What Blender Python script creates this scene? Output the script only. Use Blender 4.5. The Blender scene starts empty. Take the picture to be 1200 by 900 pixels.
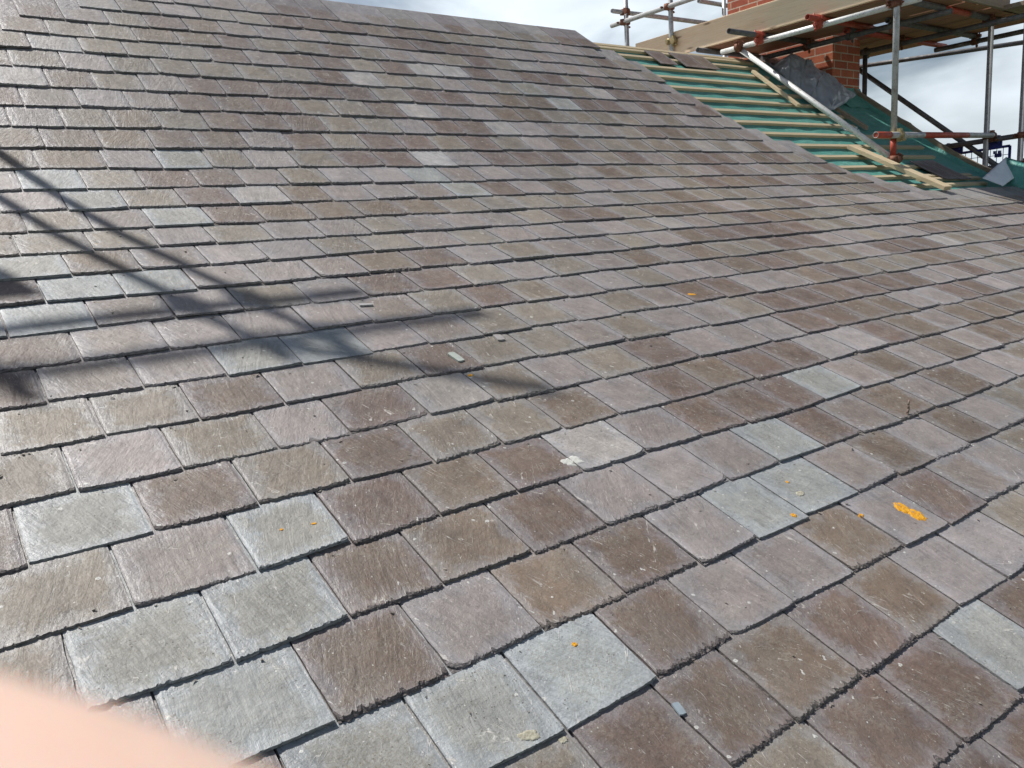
import bpy, bmesh, math, random
import numpy as np
from mathutils import Vector, Matrix, noise as mnoise

random.seed(11)
G = 0.18            # one slate course (gauge) in metres; the design below is drawn in gauges
H0 = 7.5            # height of the eye above the ground, metres
sc = bpy.context.scene
C = sc.collection

# ------------------------------------------------------------------ camera
FW = Vector((0.57609722, 0.79556927, -0.1875674))
RT = Vector((0.80096836, -0.59521952, -0.06452457))
UP = Vector((0.16297755, 0.11306313, 0.98013012))
cd = bpy.data.cameras.new("camera")
cam = bpy.data.objects.new("camera", cd)
C.objects.link(cam)
M = Matrix((RT, UP, -FW)).transposed().to_4x4()
M.translation = (0, 0, H0)
cam.matrix_world = M
cd.sensor_fit = 'HORIZONTAL'; cd.sensor_width = 36.0
cd.lens = 940.03 / 1200 * 36
cd.clip_start = 0.004; cd.clip_end = 4000
cd.dof.use_dof = True
cd.dof.focus_distance = 2.0
cd.dof.aperture_fstop = cd.lens / 0.95
sc.camera = cam

# ------------------------------------------------------------------ light
AZ, EL = math.radians(112), math.radians(58)
sunv = Vector((math.cos(AZ) * math.cos(EL), math.sin(AZ) * math.cos(EL), math.sin(EL)))
sd = bpy.data.lights.new("sun", 'SUN')
sd.energy = 5.0; sd.angle = math.radians(0.6); sd.color = (1.0, 0.965, 0.92)
so = bpy.data.objects.new("sun", sd)
so.rotation_euler = (-sunv).to_track_quat('-Z', 'Y').to_euler()
C.objects.link(so)

w = bpy.data.worlds.new("World"); sc.world = w; w.use_nodes = True
nt = w.node_tree; nt.nodes.clear()
def WN(t, **k):
    n = nt.nodes.new(t)
    for a, b in k.items(): setattr(n, a, b)
    return n
out = WN('ShaderNodeOutputWorld')
sky = WN('ShaderNodeTexSky', sky_type='NISHITA', sun_disc=False)
sky.sun_elevation = EL; sky.sun_rotation = math.pi / 2 - AZ
sky.air_density = 1.0; sky.dust_density = 1.2; sky.altitude = 30
bg = WN('ShaderNodeBackground'); bg.inputs[1].default_value = 0.062
nt.links.new(sky.outputs[0], bg.inputs[0])
tc = WN('ShaderNodeTexCoord')
mp = WN('ShaderNodeMapping'); mp.inputs['Scale'].default_value = (1, 1, 2.6); mp.inputs['Location'].default_value = (3.1, 1.7, 0.4)
nt.links.new(tc.outputs['Generated'], mp.inputs[0])
n1 = WN('ShaderNodeTexNoise'); n1.inputs['Scale'].default_value = 3.2; n1.inputs['Detail'].default_value = 7; n1.inputs['Roughness'].default_value = 0.52
n1.inputs['Distortion'].default_value = 0.25
nt.links.new(mp.outputs[0], n1.inputs[0])
sx = WN('ShaderNodeSeparateXYZ'); nt.links.new(tc.outputs['Generated'], sx.inputs[0])
# cloud banks lie low over the horizon, the zenith is clearer
lo = WN('ShaderNodeMapRange'); lo.inputs['From Min'].default_value = 0.28; lo.inputs['From Max'].default_value = 0.46
lo.inputs['To Min'].default_value = 0.26; lo.inputs['To Max'].default_value = -0.20
nt.links.new(sx.outputs[2], lo.inputs[0])
ad = WN('ShaderNodeMath', operation='ADD'); nt.links.new(n1.outputs['Fac'], ad.inputs[0]); nt.links.new(lo.outputs[0], ad.inputs[1])
rp = WN('ShaderNodeMapRange', interpolation_type='SMOOTHSTEP'); rp.inputs['From Min'].default_value = 0.56; rp.inputs['From Max'].default_value = 0.86
rp.inputs['To Min'].default_value = 0.0; rp.inputs['To Max'].default_value = 0.93
nt.links.new(ad.outputs[0], rp.inputs[0])
# brightness inside the clouds: bright towards the sun side, soft grey undersides
n2 = WN('ShaderNodeTexNoise'); n2.inputs['Scale'].default_value = 5.5; n2.inputs['Detail'].default_value = 5
nt.links.new(mp.outputs[0], n2.inputs[0])
dp = WN('ShaderNodeVectorMath', operation='DOT_PRODUCT'); dp.inputs[1].default_value = Vector((math.cos(AZ), math.sin(AZ), 0.1)).normalized()
nt.links.new(tc.outputs['Generated'], dp.inputs[0])
m1 = WN('ShaderNodeMapRange'); m1.inputs['From Min'].default_value = 0.30; m1.inputs['From Max'].default_value = 0.95
m1.inputs['To Min'].default_value = 0.95; m1.inputs['To Max'].default_value = 1.35
nt.links.new(dp.outputs['Value'], m1.inputs[0])
m2 = WN('ShaderNodeMapRange'); m2.inputs['From Min'].default_value = 0.35; m2.inputs['From Max'].default_value = 0.68
m2.inputs['To Min'].default_value = 0.84; m2.inputs['To Max'].default_value = 1.16
nt.links.new(n2.outputs['Fac'], m2.inputs[0])
mm = WN('ShaderNodeMath', operation='MULTIPLY'); nt.links.new(m1.outputs[0], mm.inputs[0]); nt.links.new(m2.outputs[0], mm.inputs[1])
cb = WN('ShaderNodeBackground'); cb.inputs[0].default_value = (0.84, 0.93, 1.0, 1); nt.links.new(mm.outputs[0], cb.inputs[1])
mx = WN('ShaderNodeMixShader'); nt.links.new(rp.outputs[0], mx.inputs[0]); nt.links.new(bg.outputs[0], mx.inputs[1]); nt.links.new(cb.outputs[0], mx.inputs[2])
nt.links.new(mx.outputs[0], out.inputs[0])

sc.view_settings.view_transform = 'Standard'; sc.view_settings.look = 'None'
sc.view_settings.gamma = 1; sc.view_settings.exposure = 0.04
sc.cycles.max_bounces = 6

# ------------------------------------------------------------------ roof profile
PY = [29.465, 28.656, 27.847, 27.04, 26.233, 25.427, 24.622, 23.818, 23.013, 22.203, 21.39, 20.564, 19.714, 18.843, 17.954, 17.049, 16.13, 15.204, 14.278, 13.35, 12.422, 11.492, 10.562, 9.63, 8.698, 7.766, 6.834, 5.905, 4.976, 4.048, 3.122, 2.197, 1.273]
PZ = [8.831, 8.243, 7.655, 7.065, 6.474, 5.882, 5.289, 4.694, 4.101, 3.514, 2.932, 2.37, 1.842, 1.351, 0.894, 0.467, 0.072, -0.306, -0.681, -1.055, -1.427, -1.796, -2.162, -2.526, -2.887, -3.249, -3.613, -3.981, -4.352, -4.726, -5.103, -5.483, -5.865]
for i in range(6):
    PY.append(PY[-1] + PY[-1] - PY[-2]); PZ.append(PZ[-1] + PZ[-1] - PZ[-2])
SS = np.arange(len(PY)) - 6.0
S_RIDGE = -5.1
S_EAVE = 30.3
def yz(s): return float(np.interp(s, SS, PY)), float(np.interp(s, SS, PZ))
def nrm(s):
    a = yz(s - 0.5); b = yz(s + 0.5)
    dy, dz = a[0] - b[0], a[1] - b[1]
    l = math.hypot(dy, dz)
    return -dz / l, dy / l
def P(x, s, h=0.0):
    """roof point: x along the courses, s down the slope in courses, h off the surface (all in gauges)"""
    y, z = yz(s); n = nrm(s)
    return Vector((x, y + n[0] * h, z + n[1] * h))
def W(p): return Vector((p[0] * G, p[1] * G, p[2] * G + H0))

# ------------------------------------------------------------------ helpers
def tag(o, label=None, cat=None, group=None, kind=None):
    if label: o['label'] = label
    if cat: o['category'] = cat
    if group: o['group'] = group
    if kind: o['kind'] = kind
    return o
def thing(name, loc, label, cat, group=None, kind=None):
    o = bpy.data.objects.new(name, None); o.empty_display_size = 0.05
    C.objects.link(o); o.location = loc
    return tag(o, label, cat, group, kind)
def link(name, me, parent=None, origin=None):
    """verts are in world metres; put the origin at `origin`"""
    if origin is None:
        vs = [v.co for v in me.vertices]
        origin = Vector((sum(v.x for v in vs), sum(v.y for v in vs), sum(v.z for v in vs))) / max(1, len(vs))
    me.transform(Matrix.Translation(-origin))
    o = bpy.data.objects.new(name, me); C.objects.link(o)
    if parent is not None:
        o.parent = parent
        base = Vector((0, 0, 0)); q = parent
        while q is not None:
            base += q.location; q = q.parent
        o.location = origin - base
    else: o.location = origin
    return o
def bm_link(name, bm, mat, parent=None, smooth=False, origin=None):
    bmesh.ops.recalc_face_normals(bm, faces=bm.faces)
    me = bpy.data.meshes.new(name); bm.to_mesh(me); bm.free()
    me.materials.append(mat)
    if smooth:
        for p in me.polygons: p.use_smooth = True
    return link(name, me, parent, origin)
def tube(bm, a, b, r, seg=14, wall=True):
    """hollow scaffold tube between two world points"""
    a, b = Vector(a), Vector(b); d = (b - a).normalized()
    q = d.to_track_quat('Z', 'Y'); rings = []
    specs = [(a, r), (b, r), (b, r * 0.84), (b - d * 0.12, r * 0.84)] if wall else [(a, r), (b, r)]
    if wall: specs = [(a + d * 0.12, r * 0.84), (a, r * 0.84)] + specs
    for c, rr in specs:
        rings.append([bm.verts.new(c + q @ Vector((rr * math.cos(t * 2 * math.pi / seg), rr * math.sin(t * 2 * math.pi / seg), 0))) for t in range(seg)])
    for i in range(len(rings) - 1):
        for t in range(seg):
            f = bm.faces.new((rings[i][t], rings[i][(t + 1) % seg], rings[i + 1][(t + 1) % seg], rings[i + 1][t])); f.smooth = True
    for rg in (rings[0], rings[-1]):
        bm.faces.new(rg)
def box(bm, c, ax, ay, az, bev=0.0):
    """box from centre and three half-axis vectors"""
    c, ax, ay, az = map(Vector, (c, ax, ay, az))
    vs = [bm.verts.new(c + ax * i + ay * j + az * k) for i in (-1, 1) for j in (-1, 1) for k in (-1, 1)]
    fs = [bm.faces.new([vs[i] for i in f]) for f in ((0, 1, 3, 2), (4, 6, 7, 5), (0, 4, 5, 1), (2, 3, 7, 6), (0, 2, 6, 4), (1, 5, 7, 3))]
    if bev:
        es = list({e for f in fs for e in f.edges})
        bmesh.ops.bevel(bm, geom=es, offset=bev, segments=2, affect='EDGES', profile=0.6)

# ------------------------------------------------------------------ materials
class NT:
    def __init__(s, name):
        s.m = bpy.data.materials.new(name); s.m.use_nodes = True
        s.t = s.m.node_tree; s.b = s.t.nodes['Principled BSDF']
    def n(s, t, **k):
        x = s.t.nodes.new(t)
        for a, b in k.items(): setattr(x, a, b)
        return x
    def l(s, a, b): s.t.links.new(a, b)
    def math(s, op, a, b=None, clamp=False):
        x = s.n('ShaderNodeMath', operation=op); x.use_clamp = clamp
        for i, v in enumerate((a, b)):
            if v is None: continue
            if isinstance(v, (int, float)): x.inputs[i].default_value = v
            else: s.l(v, x.inputs[i])
        return x.outputs[0]
    def mr(s, v, a, b, c=0.0, d=1.0, smooth=False):
        x = s.n('ShaderNodeMapRange'); x.interpolation_type = 'SMOOTHSTEP' if smooth else 'LINEAR'
        s.l(v, x.inputs[0])
        for i, q in enumerate((a, b, c, d)): x.inputs[i + 1].default_value = q
        return x.outputs[0]
    def mix(s, f, a, b, mode='MIX'):
        x = s.n('ShaderNodeMix', data_type='RGBA', blend_type=mode); x.clamp_factor = True
        for i, v in ((0, f), (6, a), (7, b)):
            if isinstance(v, (int, float)): x.inputs[i].default_value = v
            elif isinstance(v, tuple): x.inputs[i].default_value = (*v, 1) if len(v) == 3 else v
            else: s.l(v, x.inputs[i])
        return x.outputs[2]
    def noise(s, vec, scale, detail=4, rough=0.5, dist=0.0):
        x = s.n('ShaderNodeTexNoise'); x.inputs['Scale'].default_value = scale; x.inputs['Detail'].default_value = detail
        x.inputs['Roughness'].default_value = rough; x.inputs['Distortion'].default_value = dist
        s.l(vec, x.inputs['Vector']); return x.outputs['Fac']
    def voro(s, vec, scale, feature='F1'):
        x = s.n('ShaderNodeTexVoronoi', feature=feature); x.inputs['Scale'].default_value = scale
        s.l(vec, x.inputs['Vector']); return x
    def bump(s, h, strength=0.5, dist=0.01):
        x = s.n('ShaderNodeBump'); x.inputs['Strength'].default_value = strength; x.inputs['Distance'].default_value = dist
        s.l(h, x.inputs['Height']); s.l(x.outputs[0], s.b.inputs['Normal'])
    def scale(s, vec, v):
        x = s.n('ShaderNodeVectorMath', operation='MULTIPLY'); x.inputs[1].default_value = v; s.l(vec, x.inputs[0]); return x.outputs[0]
    def set(s, **k):
        for a, b in k.items(): s.b.inputs[a].default_value = b

def slate_material():
    m = NT('slate')
    uv = m.n('ShaderNodeUVMap', uv_map='UVMap').outputs[0]
    col = m.n('ShaderNodeAttribute', attribute_name='tint').outputs['Color']
    rn = m.n('ShaderNodeAttribute', attribute_name='rnd')
    rs = m.n('ShaderNodeSeparateColor'); m.l(rn.outputs['Color'], rs.inputs[0]); ra, rb, rc = rs.outputs
    su = m.n('ShaderNodeSeparateXYZ'); m.l(uv, su.inputs[0]); U, V = su.outputs[0], su.outputs[1]
    off = m.n('ShaderNodeVectorMath', operation='SCALE'); m.l(rn.outputs['Color'], off.inputs[0]); off.inputs['Scale'].default_value = 91.0
    add = m.n('ShaderNodeVectorMath', operation='ADD'); m.l(uv, add.inputs[0]); m.l(off.outputs[0], add.inputs[1])
    vec = add.outputs[0]
    # riven grain, a different angle on every slate
    rot = m.n('ShaderNodeVectorRotate', rotation_type='Z_AXIS'); m.l(vec, rot.inputs['Vector'])
    m.l(m.mr(ra, 0, 1, -0.45, 0.55), rot.inputs['Angle'])
    grain = m.scale(rot.outputs[0], (14, 1.6, 1))
    fine = m.scale(rot.outputs[0], (46, 3.0, 1))
    nb = m.noise(vec, 2.6, 6, 0.62)
    nm = m.noise(vec, 9, 5, 0.65)
    ns = m.noise(vec, 60, 3, 0.7)
    ng = m.noise(grain, 1.0, 4, 0.6, 0.6)
    nf = m.noise(fine, 1.0, 2, 0.5, 0.9)
    # weathered heart of each slate, cleaner margins
    w1 = m.math('MULTIPLY', m.math('SUBTRACT', nm, 0.5), 0.42)
    w2 = m.math('MULTIPLY', m.math('SUBTRACT', nb, 0.5), 0.55)
    wob = m.math('ADD', w1, w2)
    e1 = m.mr(m.math('ADD', U, wob), 0.02, 0.24, 0, 1, True)
    e2 = m.mr(m.math('ADD', m.math('SUBTRACT', 1.0, U), wob), 0.0, 0.22, 0, 1, True)
    e3 = m.mr(m.math('ADD', V, wob), -0.05, 0.2, 0, 1, True)
    e4 = m.mr(m.math('ADD', m.math('SUBTRACT', 1.0, V), wob), -0.02, 0.24, 0, 1, True)
    heart = m.math('MULTIPLY', m.math('MULTIPLY', e1, e2), m.math('MULTIPLY', e3, e4))
    hs = m.math('MULTIPLY', heart, m.mr(rb, 0, 1, 0.12, 0.95))
    c = m.mix(m.math('MULTIPLY', m.math('SUBTRACT', 1.0, heart), 0.46), col, (0.300, 0.294, 0.302))
    brown = m.mix(0.5, m.mix(1.0, col, (0.74, 0.66, 0.55), 'MULTIPLY'), (0.152, 0.110, 0.080))
    c = m.mix(m.math('MULTIPLY', hs, 0.86), c, brown)
    # broad value drift, grain streaks, speckle
    v = m.math('ADD', m.mr(nb, 0.3, 0.7, -0.20, 0.20), m.math('MULTIPLY', m.mr(ng, 0.3, 0.7, -0.20, 0.20), m.mr(m.noise(vec, 1.9, 2), 0.42, 0.6, 0.15, 1)))
    v = m.math('ADD', v, m.mr(ns, 0.3, 0.7, -0.12, 0.12))
    v = m.math('ADD', v, m.mr(nf, 0.3, 0.7, -0.08, 0.08))
    v = m.math('ADD', v, 1.0)
    vv = m.n('ShaderNodeCombineColor')
    for i in range(3): m.l(v, vv.inputs[i])
    c = m.mix(1.0, c, vv.outputs[0], 'MULTIPLY')
    gp = m.n('ShaderNodeNewGeometry').outputs['Position']
    big = m.noise(gp, 1.1, 4, 0.6); med = m.noise(m.scale(gp, (6.5, 3.0, 3.0)), 1.0, 5, 0.7, 0.6)
    sv = m.math('MULTIPLY', m.mr(big, 0.32, 0.68, 0.86, 1.14), m.mr(med, 0.3, 0.7, 0.84, 1.14))
    sc_ = m.n('ShaderNodeCombineColor')
    for i in range(3): m.l(sv, sc_.inputs[i])
    c = m.mix(1.0, c, sc_.outputs[0], 'MULTIPLY')
    dust = m.mr(m.noise(m.scale(gp, (2.4, 1.2, 1.2)), 1.0, 6, 0.72, 0.5), 0.52, 0.68)
    c = m.mix(m.math('MULTIPLY', dust, 0.22), c, (0.26, 0.255, 0.235))
    # crusty film with broken edges
    film = m.math('MULTIPLY', m.mr(m.noise(vec, 19, 6, 0.78), 0.47, 0.53), m.mr(m.noise(vec, 2.4, 4, 0.6), 0.45, 0.60))
    c = m.mix(m.math('MULTIPLY', film, 0.26), c, (0.30, 0.285, 0.235))
    gr = m.math('MULTIPLY', m.mr(m.noise(vec, 27, 5, 0.8), 0.50, 0.58), m.mr(m.noise(m.scale(vec, (1, 1, 3)), 2.9, 4, 0.6), 0.46, 0.62))
    c = m.mix(m.math('MULTIPLY', gr, 0.26), c, (0.105, 0.092, 0.070))
    # pale crustose lichen crumbs over the heart and margins
    crumb = m.math('MULTIPLY', m.mr(m.noise(vec, 34, 4, 0.75), 0.57, 0.66), m.mr(m.noise(vec, 5, 2), 0.46, 0.62))
    c = m.mix(m.math('MULTIPLY', crumb, 0.46), c, (0.40, 0.385, 0.33))
    # olive-brown moss film on some
    mossm = m.math('MULTIPLY', m.mr(m.noise(vec, 42, 4, 0.7), 0.50, 0.62), m.math('MULTIPLY', hs, m.mr(rc, 0.25, 0.7)))
    c = m.mix(m.math('MULTIPLY', mossm, 0.66), c, (0.150, 0.130, 0.075))
    tn = m.noise(m.scale(rot.outputs[0], (2.2, 0.8, 1)), 1.0, 5, 0.55, 0.4)
    fr = m.math('FRACT', m.math('MULTIPLY', tn, 1 / 0.085))
    stp = m.math('MULTIPLY', m.mr(fr, 0.10, 0.0), m.mr(m.noise(vec, 2.3, 2), 0.48, 0.6))
    c = m.mix(m.math('MULTIPLY', stp, 0.42), c, (0.10, 0.085, 0.08))
    # thin pale scratches: ridges of two stretched noises
    def ridge(vecn, wd, mask):
        a = m.math('ABSOLUTE', m.math('SUBTRACT', vecn, 0.5))
        return m.math('MULTIPLY', m.mr(a, wd, wd * 0.35), mask)
    r2 = m.n('ShaderNodeVectorRotate', rotation_type='Z_AXIS'); m.l(vec, r2.inputs['Vector']); m.l(m.mr(rc, 0, 1, -1.3, 1.0), r2.inputs['Angle'])
    s1 = ridge(m.noise(m.scale(r2.outputs[0], (8, 0.9, 1)), 1.0, 1.5, 0.4, 0.8), 0.007, m.mr(m.noise(vec, 3.4, 2), 0.52, 0.60))
    s2 = ridge(m.noise(m.scale(rot.outputs[0], (15, 1.7, 1)), 1.3, 2, 0.5, 1.0), 0.010, m.mr(m.noise(m.scale(vec, (1, 1, 2)), 4.1, 2), 0.50, 0.62))
    s3 = ridge(m.noise(m.scale(vec, (5, 5, 1)), 1.3, 3, 0.6, 2.0), 0.006, m.mr(m.noise(vec, 6.0, 2), 0.56, 0.66))
    scr = m.math('MAXIMUM', m.math('MAXIMUM', s1, s2), s3)
    c = m.mix(m.math('MULTIPLY', scr, 0.62), c, (0.60, 0.57, 0.52))
    # white lichen rosettes, thickest along the left margin
    vr = m.voro(vec, 8.5)
    pick = m.n('ShaderNodeSeparateColor'); m.l(vr.outputs['Color'], pick.inputs[0])
    margin = m.math('MAXIMUM', m.math('MAXIMUM', m.mr(U, 0.17, 0.03), m.mr(U, 0.93, 0.995)), m.mr(V, 0.84, 0.98))
    thr = m.math('ADD', 0.08, m.math('MULTIPLY', margin, 0.55))
    on = m.math('LESS_THAN', pick.outputs[0], thr)
    size = m.mr(pick.outputs[1], 0, 1, 0.035, 0.20)
    dd = m.math('ADD', vr.outputs['Distance'], m.math('MULTIPLY', m.math('SUBTRACT', m.noise(vec, 45, 2), 0.5), 0.16))
    disc = m.math('MULTIPLY', m.math('LESS_THAN', dd, size), on)
    core = m.math('LESS_THAN', dd, m.math('MULTIPLY', size, 0.38))
    c = m.mix(m.math('MULTIPLY', disc, 0.85), c, (0.60, 0.60, 0.56))
    c = m.mix(m.math('MULTIPLY', m.math('MULTIPLY', disc, core), 0.6), c, (0.30, 0.29, 0.27))
    vs = m.voro(vec, 26); p2 = m.n('ShaderNodeSeparateColor'); m.l(vs.outputs['Color'], p2.inputs[0])
    d2 = m.math('MULTIPLY', m.math('LESS_THAN', vs.outputs['Distance'], m.mr(p2.outputs[1], 0, 1, 0.06, 0.24)), m.math('LESS_THAN', p2.outputs[0], m.math('ADD', 0.07, m.math('MULTIPLY', margin, 0.2))))
    c = m.mix(m.math('MULTIPLY', d2, 0.75), c, (0.57, 0.56, 0.52))
    # dark pits and brown crumbs on the smooth blue-green slates
    vp = m.voro(vec, 34); p3 = m.n('ShaderNodeSeparateColor'); m.l(vp.outputs['Color'], p3.inputs[0])
    pits = m.math('MULTIPLY', m.math('LESS_THAN', vp.outputs['Distance'], m.mr(p3.outputs[1], 0, 1, 0.08, 0.30)), m.math('LESS_THAN', p3.outputs[0], 0.42))
    pits = m.math('MULTIPLY', pits, m.math('MULTIPLY', m.mr(m.noise(vec, 3.0, 3), 0.5, 0.58), rn.outputs['Alpha']))
    c = m.mix(m.math('MULTIPLY', pits, 0.7), c, (0.085, 0.065, 0.045))
    # rare yellow-orange lichen flecks
    ol = m.math('MULTIPLY', m.mr(m.noise(vec, 11, 4, 0.7), 0.66, 0.69), m.math('GREATER_THAN', rc, 0.86))
    c = m.mix(m.math('MULTIPLY', ol, 0.8), c, (0.55, 0.32, 0.04))
    m.l(c, m.b.inputs['Base Color'])
    m.set(Roughness=0.62); m.b.inputs['Specular IOR Level'].default_value = 0.6
    m.l(m.math('ADD', m.mr(ns, 0.3, 0.7, 0.37, 0.55), m.math('MULTIPLY', heart, 0.12)), m.b.inputs['Roughness'])
    h = m.math('ADD', m.math('MULTIPLY', nb, 1.2), m.math('ADD', m.math('MULTIPLY', ng, 0.55), m.math('MULTIPLY', ns, 0.20)))
    h = m.math('ADD', h, m.math('MULTIPLY', nm, 0.8))
    h = m.math('ADD', h, m.math('ADD', m.math('MULTIPLY', disc, 0.25), m.math('MULTIPLY', scr, 0.2)))
    h = m.math('SUBTRACT', h, m.math('MULTIPLY', pits, 0.4))
    ter = m.noise(m.scale(rot.outputs[0], (2.2, 0.8, 1)), 1.0, 5, 0.55, 0.4)
    st = m.n('ShaderNodeMath', operation='SNAP'); m.l(ter, st.inputs[0]); st.inputs[1].default_value = 0.085
    h = m.math('ADD', h, m.math('MULTIPLY', st.outputs[0], 2.4))
    m.bump(h, 0.75, 0.0042)
    return m.m
SLATE = slate_material()

def edge_material():
    m = NT('slate_edge')
    col = m.n('ShaderNodeAttribute', attribute_name='tint').outputs['Color']
    tcn = m.n('ShaderNodeTexCoord').outputs['Object']
    a = m.noise(m.scale(tcn, (60, 60, 420)), 1.0, 4, 0.7)
    b = m.noise(tcn, 150, 3, 0.7)
    c = m.mix(0.5, col, (0.22, 0.205, 0.20))
    c = m.mix(m.mr(a, 0.45, 0.66), c, (0.05, 0.046, 0.045))
    c = m.mix(m.mr(b, 0.58, 0.72, 0, 0.6), c, (0.42, 0.40, 0.37))
    m.l(c, m.b.inputs['Base Color']); m.set(Roughness=0.8)
    m.bump(m.math('ADD', a, b), 0.8, 0.003)
    return m.m
EDGE = edge_material()

def wood_material(name, base, dark, along, knots=True, rough=0.75, sc_=1.0):
    m = NT(name)
    tcn = m.n('ShaderNodeTexCoord').outputs['Object']
    st = {'x': (2, 30, 30), 'y': (30, 2, 30), 'z': (30, 30, 2)}[along]
    g1 = m.noise(m.scale(tcn, tuple(v * sc_ for v in st)), 1.0, 5, 0.6, 0.8)
    g2 = m.noise(m.scale(tcn, tuple(v * 3.2 * sc_ for v in st)), 1.0, 3, 0.6, 0.3)
    br = m.noise(tcn, 2.3, 3)
    c = m.mix(m.mr(g1, 0.35, 0.7), base, dark)
    c = m.mix(m.mr(g2, 0.5, 0.75, 0, 0.35), c, tuple(v * 0.55 for v in dark))
    c = m.mix(m.mr(br, 0.35, 0.7, 0, 0.4), c, tuple(v * 0.8 for v in base))
    if knots:
        v = m.voro(m.scale(tcn, {'x': (2.2, 9, 9), 'y': (9, 2.2, 9), 'z': (9, 9, 2.2)}[along]), 1.0)
        c = m.mix(m.mr(v.outputs['Distance'], 0.13, 0.05, 0, 0.75), c, (0.20, 0.10, 0.045))
    m.l(c, m.b.inputs['Base Color']); m.set(Roughness=rough)
    m.bump(g1, 0.35, 0.004)
    return m.m
W_BATTEN = wood_material('batten_timber', (0.60, 0.50, 0.33), (0.44, 0.35, 0.22), 'x', False)
W_TOE = wood_material('new_board_timber', (0.96, 0.76, 0.53), (0.88, 0.63, 0.40), 'y', True, 0.65)
W_OLD = wood_material('used_board_timber', (0.42, 0.225, 0.14), (0.26, 0.13, 0.08), 'y', False, 0.85)
W_OLDX = wood_material('used_board_timber_cross', (0.36, 0.29, 0.22), (0.22, 0.165, 0.12), 'x', True, 0.85)
W_PLANK = wood_material('plank_timber', (0.66, 0.54, 0.36), (0.50, 0.38, 0.22), 'y', True)
W_VERGE = wood_material('verge_timber', (0.34, 0.27, 0.19), (0.19, 0.135, 0.09), 'y', False, 0.9)

def membrane_material():
    m = NT('roofing_membrane')
    tcn = m.n('ShaderNodeTexCoord').outputs['Object']
    a = m.noise(tcn, 3.2, 5, 0.6); b = m.noise(m.scale(tcn, (6, 22, 22)), 1.0, 4, 0.6, 1.2); f = m.noise(tcn, 260, 2)
    c = m.mix(m.mr(a, 0.3, 0.7), (0.068, 0.265, 0.222), (0.115, 0.350, 0.300))
    c = m.mix(m.mr(b, 0.58, 0.78, 0, 0.45), c, (0.22, 0.44, 0.37))
    wr = m.math('ABSOLUTE', m.math('SUBTRACT', m.noise(m.scale(tcn, (3, 8, 8)), 1.0, 4, 0.6, 1.5), 0.5))
    c = m.mix(m.mr(wr, 0.014, 0.004, 0, 0.4), c, (0.30, 0.50, 0.44))
    sp = m.math('MULTIPLY', m.mr(m.noise(tcn, 55, 3, 0.7), 0.62, 0.7), m.mr(m.noise(tcn, 3.0, 2), 0.5, 0.65))
    c = m.mix(m.math('MULTIPLY', sp, 0.5), c, (0.45, 0.47, 0.42))
    m.l(c, m.b.inputs['Base Color']); m.set(Roughness=0.55)
    m.bump(m.math('ADD', m.math('ADD', a, b), m.math('MULTIPLY', f, 0.15)), 0.7, 0.012)
    return m.m
MEMB = membrane_material()

def metal(name, base, dark, metallic=0.55, rough=0.45, rust=0.0):
    m = NT(name)
    tcn = m.n('ShaderNodeTexCoord').outputs['Object']
    a = m.noise(tcn, 14, 5, 0.65); b = m.noise(tcn, 70, 3, 0.7)
    c = m.mix(m.mr(a, 0.4, 0.68), base, dark)
    if rust: c = m.mix(m.mr(b, 0.60 - rust * 0.1, 0.68, 0, 0.8), c, (0.17, 0.06, 0.025))
    m.l(c, m.b.inputs['Base Color']); m.set(Metallic=metallic)
    m.l(m.mr(a, 0.3, 0.7, rough - 0.1, rough + 0.18), m.b.inputs['Roughness'])
    m.bump(b, 0.2, 0.002)
    return m.m
STEEL = metal('galvanised_tube', (0.50, 0.51, 0.51), (0.34, 0.345, 0.34), 0.45, 0.5, 0.2)
STEEL_W = metal('pale_tube', (0.80, 0.81, 0.79), (0.64, 0.65, 0.63), 0.25, 0.45, 0.15)
STEEL_D = metal('weathered_tube', (0.16, 0.165, 0.17), (0.09, 0.09, 0.095), 0.3, 0.6, 0.5)
RED = metal('red_painted_tube', (0.46, 0.072, 0.035), (0.33, 0.05, 0.03), 0.0, 0.5, 0.2)
RUST = metal('rusty_coupler', (0.24, 0.10, 0.06), (0.12, 0.055, 0.035), 0.3, 0.7, 0.9)
BRASS = metal('zinc_coupler', (0.45, 0.36, 0.18), (0.30, 0.24, 0.12), 0.5, 0.5, 0.3)
BLUE = metal('blue_paint', (0.018, 0.030, 0.22), (0.012, 0.018, 0.13), 0.0, 0.45)

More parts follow.
